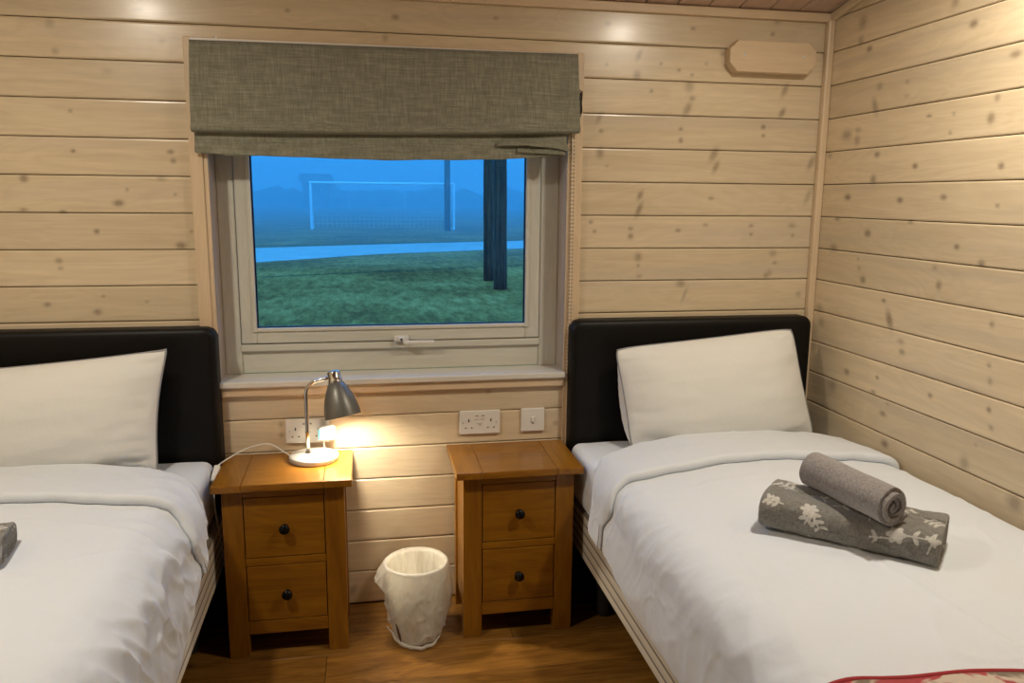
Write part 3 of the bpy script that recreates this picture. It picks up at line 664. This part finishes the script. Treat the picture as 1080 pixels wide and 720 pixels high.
MB().box(-1.1195, -1.0335, -.0110, -.0005, .625, .711, .003, 3).build('plate', M['white_plastic'], S)
MB().box(-1.083, -1.070, -.0165, -.0108, .6615, .6800, .002).build('rocker', M['white_plastic'], S)
MB().box(-1.0795, -1.0735, -.0116, -.01105, .654, .6565).build('indicator', M['slot'], S)
Cg = empty('phone_charger', (-1.80, -.03, .67), 'white charger with a cyan edge plugged in behind the lamp', 'charger')
MB().box(-1.8340, -1.775, -.052, -.0125, .636, .684, .009, 4).build('charger_body', M['white_plastic'], Cg)
MB().box(-1.8320, -1.826, -.0545, -.0515, .642, .678, .001).build('edge_strip', M['cyan'], Cg)
MB().tube([(-1.815, -.034, .638), (-1.815, -.034, .62), (-1.815, -.030, .592), (-1.806, -.03, .5905), (-1.79, -.012, .5905)], .0035, 8).build('cord', M['cable'], Cg, smooth=True)

# ------------------------------------------------------------------ wooden block on the wall
Bk = empty('wall_block', (-.241, 0, 1.95), 'pale wooden block with cut corners fixed high on the back wall near the right corner', 'wall block')
x0, x1, z0, z1, c = -.404, -.078, 1.898, 2.004, .030
MB().prism([(x0 + c, z0), (x1 - c, z0), (x1, z0 + c), (x1, z1 - c), (x1 - c, z1), (x0 + c, z1), (x0, z1 - c), (x0, z0 + c)], -.045, -.0005, .004).build('block', M['trim_x'], Bk)
for x in (-.350, -.128):
    MB().lathe([(.006, 0), (.0055, .0015), (.0004, .002)], 16, Matrix.Translation((x, -.045, 1.956)) @ Matrix.Rotation(PI / 2, 4, 'X')).build('screw_plug', M['sill'], Bk, smooth=True)

# ------------------------------------------------------------------ waste bin and liner
bx, by, rb, rt, hb = -1.518, -.236, .084, .103, .262
tag(MB().lathe([(.0005, .001), (rb - .002, .001), (rb, .004), (rt, hb), (rt - .003, hb), (rb - .003, .006), (.0005, .006)], 48, Matrix.Translation((bx, by, 0))).build('waste_bin', M['bin'], smooth=True),
    'round cream waste bin on the floor between the nightstands', 'bin')
mb = MB(); rows = []; NA = 200
def bagr(th, s):
    """outer skirt radius at angle th (0=+x), s 0 rim .. 1 hem"""
    base = rt + .004 + (rb - rt) * s * .9
    pf = (s / .36) if s < .36 else (1 - .75 * min(1, (s - .36) / .14)) if s < .5 else .25
    fl = .036 * math.exp(-((th - PI * 1.0) / .50) ** 2) * pf * (1 + .3 * nz(math.cos(th) * 7, math.sin(th) * 7, s * 5))     # flare to the left
    fl += .020 * math.exp(-(((th - .1 + PI) % (2 * PI) - PI) / .5) ** 2) * math.sin(s * PI * .9)
    fl += .012 * math.exp(-((th - 4.9) / .5) ** 2) * s
    w = .006 * nz(math.cos(th) * 4 + 3, math.sin(th) * 4, s * 2.0) * (.3 + s) + .0025 * abs(nz(math.cos(th) * 8, math.sin(th) * 8, s * 4 + 4)) + .0045 * max(0, 1 - 6 * abs(nz(math.cos(th) * 2.2 + s * 1.6, math.sin(th) * 2.2 - s * 2.2, 11))) * min(1, s * 3) + .0028 * max(0, 1 - 7 * abs(nz(math.cos(th) * 4 - s * 2.6, math.sin(th) * 4 + s * 3, 21))) * min(1, s * 3)
    return base + fl + max(-.004, w) + .003 * s
for i in range(-20, 61):
    r = []
    for j in range(NA):
        th = 2 * PI * j / NA
        if i < 0:                                            # inside
            s = -i / 20; rr = rt - .005 - (rt - rb) * s * .9 - .016 * min(1, s * 6) * abs(nz(math.cos(th) * 6, math.sin(th) * 6, s * .9)) - .002; z = hb - (hb - .012) * s
        elif i == 0: rr = rt - .0012; z = hb + .0045
        else:
            s = i / 60; rr = bagr(th, s)
            hem = .012 + .05 * (.5 + .5 * math.cos(th - .35)) ** 2 + .10 * math.exp(-((th - PI * 1.0) / .55) ** 2) + .008 * nz(math.cos(th) * 3, math.sin(th) * 3, 7)
            z = hb + .002 - (hb + .002 - hem) * s
        r.append((bx + rr * math.cos(th), by + rr * math.sin(th), max(z, .004)))
    rows.append(r)
vr = mb.grid(rows, closeu=True); mb.bm.faces.new(vr[0])
# rolled drawstring hem hanging low on the front left
pts = []
for i in range(26):
    th = PI * 1.12 + (PI * .62) * i / 25; s_ = i / 25
    rr = bagr(th, .97) + .004; pts.append((bx + rr * math.cos(th), by + rr * math.sin(th), .030 - .022 * math.sin(PI * s_) ** .6 + .03 * (1 - s_) ** 4))
mb.tube(pts, [.0012 + .0048 * math.sin(PI * i / 25) ** .5 for i in range(26)], 8)
Lb = mb.build('bin_liner', M['liner'], smooth=True)
tag(Lb, 'thin translucent white bin bag draped over the rim of the waste bin', 'bin bag')
pts = []
for i in range(10):
    t_ = i / 9; th = PI * 1.27 + .12 * t_; pts.append((bx + (bagr(th, .6) + .003) * math.cos(th), by + (bagr(th, .6) + .003) * math.sin(th), .088 - .065 * t_))
MB().tube(pts, [.0012 + .0035 * math.sin(PI * i / 9) for i in range(10)], 6).build('handle_slit', plain('slit', (.10, .05, .02), .8), Lb, smooth=True)
# ------------------------------------------------------------------ beds
def rounded_rect(x0, x1, z0, z1, r, n=8):
    o = []
    for cx, cz, a0 in ((x1 - r, z1 - r, 0), (x0 + r, z1 - r, PI / 2)):
        o += [(cx + r * math.cos(a0 + PI / 2 * i / n), cz + r * math.sin(a0 + PI / 2 * i / n)) for i in range(n + 1)]
    return o + [(x0, z0), (x1, z0)]
def bed(x0, x1, label):
    """x0..x1 outer width"""
    B = empty('single_bed', ((x0 + x1) / 2, -1.0, 0), label, 'bed', 'single beds')
    mb = MB(); outline = rounded_rect(x0, x1, .02, 1.036, .034)
    rows = []
    cx, cz = (x0 + x1) / 2, .57
    for (ins, y) in ((0, -.004), (0, -.052), (.002, -.060), (.007, -.0665), (.015, -.070), (.028, -.0715)):
        rows.append([(x + (-ins if x > cx else ins), y, z - (ins if z > cz else 0)) for x, z in outline])
    vr = mb.grid(rows, closeu=True); mb.bm.faces.new(vr[0]); mb.bm.faces.new(vr[-1][::-1])
    h = autosmooth(mb.build('headboard', M['leather'], B), 35)
    MB().box(x0 + .004, x1 - .004, -2.02, -.0735, .236, .405, .006, 2).build('divan_base', M['ticking'], B)
    MB().box(x0 + .05, x1 - .05, -1.97, -.12, .200, .2355).build('underside', M['underbed'], B)
    for lx in (x0 + .10, x1 - .10):
        for ly in (-.22, -1.90):
            MB().lathe([(.022, .001), (.026, .02), (.030, .200)], 20, Matrix.Translation((lx, ly, 0)), cap0=True, cap1=True).build('leg', M['black'], B, smooth=False)
    return B
RX0, RX1 = -.957, -.029
LX0, LX1 = -3.09, -2.158
bed(RX0 + .004, RX1, 'single bed with black headboard and striped ticking base, against the right wall')
bed(LX0, LX1 + .012, 'single bed with black headboard left of the window, cut off by the left edge')
def mattress(x0, x1, label):
    mb = MB(); mb.box(x0, x1, -2.015, -.078, .4065, .602, .035, 5)
    bmesh.ops.subdivide_edges(mb.bm, edges=[e for e in mb.bm.edges if e.calc_length() > .3], cuts=40, use_grid_fill=True)
    for v in mb.bm.verts:
        n = nz(v.co.x * 9, v.co.y * 7, v.co.z * 9) * .004
        if v.co.z > .59: v.co.z += n
    return tag(mb.build('mattress', M['sheet'], smooth=True), label, 'mattress', 'mattresses')
mattress(RX0 + .002, RX1, 'mattress in a white fitted sheet on the right bed')
mattress(LX0, LX1 - .008, 'mattress in a white fitted sheet on the left bed')

def interp(pts, x):
    if x <= pts[0][0]: return pts[0][1]
    for (a, va), (b, vb) in zip(pts, pts[1:]):
        if x <= b:
            t_ = (x - a) / (b - a); t_ = t_ * t_ * (3 - 2 * t_); return va + (vb - va) * t_
    return pts[-1][1]
OUT = [(-.16, -.415), (-.06, -.450), (.02, -.435), (.12, -.355), (.28, -.285), (.45, -.243), (.72, -.232), (.86, -.258), (1.02, -.33)]
INN = [(-.25, -.53), (-.06, -.600), (.02, -.640), (.12, -.615), (.28, -.595), (.45, -.560), (.62, -.548), (.86, -.565), (1.02, -.60)]
class Duvet:
    def __init__(s, xs, d, W, hem, seed, wall):
        s.xs, s.d, s.W, s.hem, s.seed, s.wall = xs, d, W, hem, seed, wall
    def ztop(s, q, y):
        base = .636 + .022 * math.sin(PI * min(1, max(0, q / s.W))) ** .8
        foot = -.03 * max(0, (-y - 1.7) / .3) ** 2
        return base + foot
    def sec(s, u, y):
        """u: arc length across; 0 at the rounded shoulder, negative = hanging side. returns q (distance in), z, normal (nq, nz)"""
        r = s.r; zt = s.ztop(r, y); arc = r * PI / 2
        if u < 0:
            bulge = .012 * math.sin(min(1, -u / .2) * PI)
            return (-bulge, zt - r + u, -1, 0)
        if u < arc:
            a = u / r; return (r - r * math.cos(a), zt - r + r * math.sin(a), -math.cos(a), math.sin(a))
        q = r + (u - arc); r2 = .045; top = s.W - r2
        if q <= top: return (q, s.ztop(q, y), 0, 1)
        a = min((q - top) / r2, PI / 2); return (top + r2 * math.sin(a), s.ztop(top, y) - r2 * (1 - math.cos(a)), math.sin(a), math.cos(a))
    def pt(s, u, y, off, hem_y=None):
        q, z, nq, nzz = s.sec(u, y); return (s.xs + s.d * (q + nq * off), y, z + nzz * off)
    def wr(s, u, y):
        sd = s.seed; w = 0
        w += .006 * nz(u * 2.4 + sd, y * 1.7)
        # soft folds that fan out over the shoulder and down the side
        side = math.exp(-((u - .0) / .17) ** 2)
        k = nz(u * 3.2 + y * 7.5 + sd * 2, y * 3.4 - u * 5.0 + .8 * nz(u * 4, y * 4, sd), sd)
        w += s.side_amp * side * (.55 - abs(k) * 2.2)
        k2 = nz(u * 6 + y * 19 + sd, y * 5 - u * 14, sd + 3)
        w += s.side_amp * .45 * side * (.3 - abs(k2) * 1.4)
        k3 = nz(u * 9 + y * 13 + sd * 3, y * 6 - u * 9 + 1.5 * nz(u * 5, y * 5, 1), sd + 8)
        w += s.side_amp * .42 * math.exp(-((u + .02) / .13) ** 2) * (max(0, 1 - abs(k3) * 7) - .15)
        k4 = nz(u * 3.5 - y * 5 + sd, y * 2.5 + u * 2, sd + 5)
        w += .0022 * max(0, 1 - abs(k4) * 9)
        w += .0022 * (.3 - abs(nz(u * 4.5 - y * 2.0 + 5 + sd, y * 6.0 + u * 3.2, 9))) * 2
        w += .0011 * nz(u * 17, y * 13, sd)
        for (c, amp, wd, sl) in s.creases:
            w += amp * math.exp(-(((u - c) - sl * (y + 1.2)) / wd) ** 2) * min(1, max(0, (-y - .8) / .2))
        return w
def make_duvet(D, label, ycut=-2.0):
    mb = MB(); rows = []
    un = 170; hmax = .26
    cols = []
    for j in range(un + 1):
        t_ = j / un
        cols.append(t_)
    total = D.r * PI / 2 + (D.W - .045 - D.r) + .045 * PI / 2
    prof = []                                                # (kind, value)
    for i in range(7): a = PI * i / 6; prof.append(('roll', a))
    for i in range(1, 26): prof.append(('band', i / 26))
    for i in range(7): prof.append(('edge', PI * i / 6))
    for i in range(1, 5): prof.append(('tuck', i / 4))
    for i in range(1, 201): prof.append(('main', i / 200))
    for kind, val in prof:
        r = []
        for t_ in cols:
            # hem position for this row found from y estimate
            yo_guess = interp(OUT, -.05) if kind in ('roll',) else -.6
            uu = -hmax + (total + hmax) * t_ if False else None
            # u is warped so that the hem follows its own height
            if kind == 'main': yy = -.60 + (ycut + .60) * val
            elif kind == 'roll': yy = -.45
            elif kind == 'band': yy = -.45 - .15 * val
            else: yy = -.60
            hem = D.hem(yy); zsh = D.ztop(D.r, yy) - D.r
            h = max(.02, zsh - hem)
            u = -h + (total + h) * t_ if False else (-h + h * (t_ / .22) if t_ < .22 else total * (t_ - .22) / .78)
            yo = interp(OUT, u); yi = interp(INN, u); sm_ = min(1, max(0, (u + .06) / .22)); bt = .010
            if kind == 'roll':
                R = .024; y = yo - R * (1 - math.sin(val)) ; off = bt - .004 - R * (1 - 0) + R * (1 - math.cos(val)) * 1 - R * 0
                off = bt - R * 2 + R * (1 - math.cos(val)) ; y = yo - R + R * math.sin(val)
            elif kind == 'band':
                y = yo - .024 + (yi + .008 - yo + .024) * val; off = bt + .005 * math.sin(PI * val) + .018 * sm_ * val ** 2
            elif kind == 'edge':
                bt += .018 * sm_; y = yi + .008 - .010 * math.sin(val) ; off = bt / 2 + bt / 2 * math.cos(val)
            elif kind == 'tuck':
                y = yi + .008 + (-.004 if val > .9 else 0) * 1 + (0.004 - .012 * val); off = -.001 * (1 - val)
            else:
                y = yi - (ycut * 0) + (ycut - yi) * val; off = 0
                lift = math.exp(-((yi - y) / .10)); off = .010 * (1 - lift)
            w = D.wr(u, y)
            if kind in ('edge', 'tuck'): w = D.wr(u, yi)
            fade = 1.0
            if kind == 'roll': w *= .4
            q, z, nq, nn = D.sec(u, y)
            p = Vector(D.pt(u, y, off + w))
            if D.wall is not None: p.x = min(p.x, D.wall) if D.d > 0 else max(p.x, D.wall)
            if kind == 'main' and val > .97: p.z -= .02 * (val - .97) / .03
            r.append(p)
        rows.append(r)
    mb.grid(rows)
    o = mb.build('duvet', M['duvet'], smooth=True)
    m = o.modifiers.new('thick', 'SOLIDIFY'); m.thickness = .012; m.offset = -1
    return tag(o, label, 'duvet', 'duvets')
DR = Duvet(-.972, 1, .944, lambda y: interp([(-2.0, .36), (-1.0, .385), (-.6, .42), (-.45, .44)], y), 1.3, -.0155)
DR.r = .10; DR.side_amp = .007; DR.creases = [(.46, .0035, .007, -.12), (.20, .002, .010, .22)]
DL = Duvet(-2.140, -1, .93, lambda y: interp([(-2.0, .27), (-1.2, .285), (-.9, .325), (-.73, .39), (-.6, .445), (-.45, .50)], y), 5.1, XL + .012)
DL.r = .125; DL.side_amp = .0125; DL.creases = [(.55, .003, .010, .25)]
make_duvet(DR, 'white duvet with its top folded back, spread over the right bed')
make_duvet(DL, 'rumpled white duvet with its top folded back, spread over the left bed')

# ------------------------------------------------------------------ pillows
def pillow(TL, TR, BR, BL, T, label, seed, gusset=.045, pinch=1.0):
    TL, TR, BR, BL = map(Vector, (TL, TR, BR, BL)); mb = MB(); n = 60; m = 40
    nrm = ((TR - TL).cross(BL - TL)).normalized()
    if nrm.y > 0: nrm = -nrm
    def base(u, v):
        # u -1..1 left right, v -1..1 bottom top ; edges sag in between pointed corners
        uu = u * (1 - .022 * pinch * (1 - v * v) * abs(u) ** 3 - .030 * max(.45, 2 - pinch) * abs(v) ** 8 * abs(u) ** 8); vv = v * (1 - .030 * pinch * (1 - u * u) ** .5 * abs(v) ** 3 - .045 * max(.45, 2 - pinch) * abs(u) ** 8 * abs(v) ** 8)
        a = (uu + 1) / 2; b = (vv + 1) / 2
        return (BL * (1 - a) + BR * a) * (1 - b) + (TL * (1 - a) + TR * a) * b
    def bulge(u, v):
        f = (max(0, 1 - abs(u) ** 2.6) ** .62) * (max(0, 1 - abs(v) ** 2.3) ** .62)
        return f
    def wrk(u, v):
        e = math.exp(-(1 - abs(u)) / .22); w = .004 * nz(u * 2.5 + seed, v * 2.5)
        w -= .010 * e * abs(nz(u * 3, v * 12 + seed, 2)) * 2 * min(1, (1 - abs(u)) * 10)
        w -= .003 * math.exp(-(1 - abs(v)) / .25) * abs(nz(u * 13 + seed, v * 3, 5)) * 2 * min(1, (1 - abs(v)) * 10)
        w += .0028 * (.3 - abs(nz(u * 1.5 + seed, v * 10 + u * 1.0, 8)) * 2)
        return w
    edge = []
    for side, thick in ((1, T), (-1, T * .62)):
        rows = []
        for i in range(n + 1):
            u = -math.cos(PI * i / n); r = []
            for j in range(m + 1):
                v = -math.cos(PI * j / m); p = base(u, v) + nrm * side * (thick * bulge(u, v) + wrk(u, v) * min(1, bulge(u, v) * 6))
                if side < 0 and u < 0:
                    e = (1 + u) / .10; p += (TL - TR).normalized() * gusset * e * math.exp(1 - e) * math.sin(PI * (v + 1) / 2) ** .6 * (.75 - .35 * v) + nrm * side * .02 * e * math.exp(1 - e) * (1 - v * v)
                r.append(p)
            rows.append(r)
        mb.grid(rows)
    bmesh.ops.remove_doubles(mb.bm, verts=mb.bm.verts[:], dist=.0004)
    o = tag(mb.build('pillow', M['pillow'], smooth=True), label, 'pillow', 'pillows')
    pts = []
    for i in range(60): pts.append(base(-1 + 2 * i / 60, 1))
    for i in range(40): pts.append(base(1, 1 - 2 * i / 40))
    for i in range(60): pts.append(base(1 - 2 * i / 60, -1))
    for i in range(40): pts.append(base(-1, -1 + 2 * i / 40))
    MB().tube([p + nrm * .001 for p in pts], .0032, 6, closed=True).build('piping', M['piping'], o, smooth=True)
    return o
pillow((-.822, -.150, .952), (-.160, -.152, 1.012), (-.082, -.225, .614), (-.775, -.228, .604), .085, 'cream white pillow with grey piping propped on the right bed\'s headboard', 2.0)
pillow((-2.98, -.150, .930), (-2.272, -.150, .990), (-2.308, -.222, .618), (-3.02, -.222, .606), .085, 'cream white pillow with grey piping propped on the left bed\'s headboard', 6.0, pinch=2.2)

# ------------------------------------------------------------------ towels
def sprig_field():
    """leafy sprigs drawn in towel coordinates (metres): s along, t around"""
    segs = []; leaves = []
    def sprig(s0, t0, ang, L, n, flower):
        dx, dy = math.cos(ang), math.sin(ang)
        segs.append((s0, t0, s0 + dx * L, t0 + dy * L, .0012))
        for i in range(n):
            f = (i + 1) / (n + .5); cx, cy = s0 + dx * L * f, t0 + dy * L * f
            for sd in (-1, 1):
                a = ang + sd * 1.0; leaves.append((cx + math.cos(a) * .011, cy + math.sin(a) * .011, .0085, .0036, a))
        if flower:
            for i in range(6):
                a = ang + i * PI / 3; leaves.append((s0 + math.cos(a) * .010, t0 + math.sin(a) * .010, .010, .0055, a))
    rr = random.Random(11)
    sprig(.115, .075, -.95, .055, 3, True); sprig(.125, .080, -1.9, .045, 1, False); sprig(.055, .070, 3.0, .04, 3, False)
    sprig(.07, .150, 2.75, .06, 3, False); sprig(.16, .115, .35, .075, 3, False); sprig(.14, .125, 2.0, .04, 1, False)
    sprig(.305, .060, .05, .085, 2, True); sprig(.245, .085, 1.7, .05, 2, False); sprig(.30, .050, 3.3, .05, 1, False); sprig(.345, .155, -.7, .05, 3, False)
    sprig(.28, .170, .5, .05, 2, False); sprig(.37, .03, 1.3, .04, 1, False)
    for i in range(26): sprig(rr.uniform(.02, .38), rr.uniform(.20, .50), rr.uniform(0, 6.2), rr.uniform(.04, .07), 3, i % 3 == 0)
    def f(s, t_):
        m = 0
        for (a, b, c, d, w) in segs:
            vx, vy = c - a, d - b; L2 = vx * vx + vy * vy; k = max(0, min(1, ((s - a) * vx + (t_ - b) * vy) / L2))
            dd = math.hypot(s - a - k * vx, t_ - b - k * vy); m = max(m, min(1, 1.5 - dd / (w + .0008)) )
        for (cx, cy, ra, rb_, an) in leaves:
            x, y = s - cx, t_ - cy
            if abs(x) > .013 or abs(y) > .013: continue
            p, q = x * math.cos(an) + y * math.sin(an), -x * math.sin(an) + y * math.cos(an)
            m = max(m, min(1, 1.8 - math.hypot(p / ra, q / rb_) * 1.1))
        return max(0, m)
    return f
SF = sprig_field()
def folded_towel(name, mat4, L, Wd, H, label, pinch=0.0):
    """flattened roll, front low edge along +s; local: x along, y depth, z up"""
    nS, nT = 150, 130
    sec = []; n = 3.4
    ring = []
    for i in range(720):
        a = 2 * PI * i / 720; c, s_ = math.cos(a), math.sin(a)
        ring.append((math.copysign(abs(c) ** (2 / n), c) * Wd / 2, math.copysign(abs(s_) ** (2 / n), s_) * H / 2))
    # start at front bottom, go up the front, over the top, down the back
    st = max(range(720), key=lambda i: -ring[i][0] * .9 - ring[i][1]); ring = ring[st:] + ring[:st]
    if ring[60][1] < ring[0][1] + .002: ring = [ring[0]] + ring[1:][::-1]
    cum = [0]
    for a, b in zip(ring, ring[1:] + ring[:1]): cum.append(cum[-1] + math.dist(a, b))
    per = cum[-1]; secp = []; k = 0
    for j in range(nT):
        t_ = per * j / nT
        while cum[k + 1] < t_: k += 1
        secp.append((ring[k], t_))
    V = []; F = []; pat = []
    for i in range(nS + 1):
        s_ = L * i / nS; e = min(1, min(i, nS - i) / 3.0); sc_ = .93 + .07 * math.sqrt(1 - (1 - e) ** 2)
        for (yz, t_) in secp:
            y, z = yz; w = .0035 * nz(s_ * 14, t_ * 14, 3) + .0016 * nz(s_ * 60, t_ * 60, 3)
            f = 1 + w / .05
            zz = z * sc_ * f; zz = max(zz, -H / 2)
            sag = -.006 * math.sin(PI * s_ / L) if z > 0 else 0
            yy = y * sc_ * f
            flat = (1 - .20 * (1 - (y / (Wd / 2) + 1) / 2) * (z > 0))
            V.append(mat4 @ Vector((s_ - L / 2 + pinch * (i / nS - .5) * (yy + zz), yy, zz * 1.0 + H / 2 + sag))); pat.append(SF(s_, t_))
    for i in range(nS):
        for j in range(nT): a = i * nT + j; b = i * nT + (j + 1) % nT; F.append((a, b, b + nT, a + nT))
    # rolled ends: nested spiral ridges pushed in
    for e, base in ((-1, 0), (1, nS * nT)):
        prev = base
        for r_i, (sc_, dep) in enumerate(((.86, .000), (.78, -.006), (.70, -.001), (.60, -.007), (.50, -.002), (.38, -.008), (.26, -.003), (.10, -.006))):
            b0 = len(V)
            for (yz, t_) in secp:
                y, z = yz
                V.append(mat4 @ Vector((e * (L / 2 + dep + .002 * nz(y * 30, z * 30, e)), y * sc_ * .96, z * sc_ + H / 2))); pat.append(.75 if r_i in (0, 2) and nz(t_ * 20, e) > .1 else 0)
            for j in range(nT):
                q = (prev + j, prev + (j + 1) % nT, b0 + (j + 1) % nT, b0 + j); F.append(q if e > 0 else q[::-1])
            prev = b0
        F.append(tuple(prev + j for j in range(nT)))
    me = bpy.data.meshes.new(name); me.from_pydata(V, [], F)
    a = me.attributes.new('pattern', 'FLOAT', 'POINT'); a.data.foreach_set('value', pat)
    bm = bmesh.new(); bm.from_mesh(me); bmesh.ops.recalc_face_normals(bm, faces=bm.faces[:]); bm.to_mesh(me); bm.free()
    return tag(link(name, me, M['terry_p'], smooth=True), label, 'towel', 'patterned bath towels')
p1 = Vector((-.740, -1.050, .669)); p2 = Vector((-.458, -1.325, .662))
ax_ = (p2 - p1); Lt = ax_.length; ax_.normalize(); dp = Vector((0, 0, 1)).cross(ax_).normalized(); up = ax_.cross(dp)
Wt, Ht = .185, .088
cen = (p1 + p2) / 2 + dp * Wt / 2
TMX = Matrix.Translation(cen) @ Matrix((ax_, dp, up)).transposed().to_4x4()
folded_towel('bath_towel', TMX, Lt, Wt, Ht, 'folded grey towel with white leafy sprigs on the right bed, under the rolled towel')
TML = Matrix.Translation((-2.655, -.935, .667)) @ Matrix.Rotation(math.radians(8), 4, 'Z')
folded_towel('bath_towel', TML, .40, .150, .060, 'folded grey patterned towel whose corner shows at the photo\'s left edge, on the left bed')
# rolled hand towel: spiral sheet
def rolled(name, a, b, R, label):
    a, b = Vector(a), Vector(b); d = (b - a); L = d.length; d.normalize()
    up = Vector((0, 0, 1)); sd = d.cross(up).normalized(); up = sd.cross(d)
    V = []; F = []; turns = 3.6; n = 260; m = 46; th = .0115
    lay = []
    for i in range(n + 1):
        t_ = i / n; ang = -2 * PI * turns * t_ + 1.2; r = .010 + (R - .010) * t_ ** .9
        lay.append((ang, r, t_))
    for k in range(m + 1):
        s_ = k / m
        for (ang, r, t_) in lay:
            jag = .006 * math.sin(ang * .5 + 1) + .005 * nz(t_ * 7, s_ * 2)
            e = (.004 * (1 - t_)) * (1 if s_ > .5 else -1)
            rr = r * (1 + .05 * nz(math.cos(ang) * 1.3, math.sin(ang) * 1.3, s_ * 2.5)) + .0008 * nz(t_ * 60, s_ * 60)
            sq = 1 - .06 * (math.sin(ang) < 0) * abs(math.sin(ang))
            V.append(a + d * (L * s_ + (jag if 0 < k < m else jag) * (2 * s_ - 1) - e) + sd * rr * math.cos(ang) + up * rr * math.sin(ang) * sq)
    w = n + 1
    for k in range(m):
        for i in range(n): q = k * w + i; F.append((q, q + 1, q + 1 + w, q + w))
    me = bpy.data.meshes.new(name); me.from_pydata([tuple(v) for v in V], [], F)
    o = link(name, me, M['terry'], smooth=True)
    md = o.modifiers.new('thick', 'SOLIDIFY'); md.thickness = .0092; md.offset = -1
    md = o.modifiers.new('soft', 'BEVEL'); md.width = .0025; md.segments = 2; md.limit_method = 'ANGLE'; md.angle_limit = 1.0
    return tag(o, label, 'towel')
rolled('hand_towel', (-.572, -.998, .798), (-.520, -1.250, .790), .049, 'plain grey rolled hand towel lying on top of the folded patterned towel')

# ------------------------------------------------------------------ throw at the foot of the right bed
mb = MB(); rows = []
for i in range(60):
    v_ = i / 59; r = []
    for j in range(121):
        u = -.10 + (1.0 - .0 + .02) * j / 120
        q, z, a, b = DR.sec(min(u, .96), -1.7)
        y = -1.700 + .018 * math.sin(u * 5 + .6) + .035 * max(0, .45 - u) / .35 + .006 * math.sin(u * 19) - .30 * v_
        off = .020 + .004 * nz(u * 6, y * 6, 4) + DR.wr(u, y) * .7
        p = Vector(DR.pt(u, y, off)); p.x = min(p.x, -.013)
        r.append(p)
    rows.append(r)
mb.grid(rows); o = mb.build('bed_throw', M['throw'], smooth=True)
md = o.modifiers.new('thick', 'SOLIDIFY'); md.thickness = .009; md.offset = -1
tag(o, 'cream throw with red and brown blotches, across the foot of the right bed', 'throw')
MB().tube([p + Vector((0, .001, -.003)) for p in rows[0]], .0058, 8).build('hem', M['throw_hem'], o, smooth=True)

# ------------------------------------------------------------------ ceiling downlights (above and behind the camera's view)
DH = .095
def downlight(x, y, label, power):
    zc = ZC + TS * min(-y, y - 2 * YR); s = -1 if y > YR else 1
    tilt = Matrix.Translation((x, y, zc + .008))
    D = empty('ceiling_spotlight', (x, y, zc), label, 'ceiling light', 'ceiling spotlights')
    MB().lathe([(.05, -.0085), (.052, -.014), (.052, -DH), (.045, -DH - .002), (.043, -DH + .004), (.043, -.014)], 40, tilt).build('bezel', M['lamp_base'], D, smooth=False)
    MB().lathe([(.0005, -DH + .003), (.0425, -DH + .003)], 40, tilt).build('lens', M['dl'], D)
    l = bpy.data.lights.new('downlight_beam', 'AREA'); l.spread = PI; l.shape = 'DISK'; l.size = .12; l.energy = power; l.color = (1.0, .915, .76)
    lo = bpy.data.objects.new('downlight_beam', l); COL.objects.link(lo); lo.matrix_world = tilt @ Matrix.Translation((0, 0, -DH - .012)); lo.parent = D
    lo.matrix_parent_inverse = Matrix.Translation((-x, -y, -zc))
    return D
PW = 15.8
downlight(-2.576, -1.20, 'surface mounted round ceiling spotlight over the left bed', PW)
downlight(-.40, -1.20, 'surface mounted round ceiling spotlight over the right bed', PW)

# ------------------------------------------------------------------ dusk sky and camera
w = bpy.data.worlds.new('dusk'); sc.world = w; w.use_nodes = True
bg = w.node_tree.nodes['Background']; bg.inputs[0].default_value = (.036, .36, 1.0, 1); bg.inputs[1].default_value = 4.0
cam = bpy.data.cameras.new('camera'); co = bpy.data.objects.new('camera', cam); COL.objects.link(co); sc.camera = co
cam.sensor_width = 36; cam.lens = 840.73 * 36 / 1080; cam.clip_start = .05; cam.clip_end = 400
yaw, pit, roll = .186536, -.178335, .00909177
fw = Vector((math.sin(yaw) * math.cos(pit), math.cos(yaw) * math.cos(pit), math.sin(pit))); rt_ = Vector((math.cos(yaw), -math.sin(yaw), 0)); up_ = rt_.cross(fw)
c_, s_ = math.cos(roll), math.sin(roll); R_ = c_ * rt_ + s_ * up_; U_ = -s_ * rt_ + c_ * up_
co.matrix_world = Matrix.Translation((-1.67166, -2.74339, 1.45958)) @ Matrix((R_, U_, -fw)).transposed().to_4x4()
sc.view_settings.view_transform = 'Standard'; sc.view_settings.look = 'None'; sc.view_settings.gamma = 1; sc.view_settings.exposure = 0.0
sc.view_settings.use_curve_mapping = False
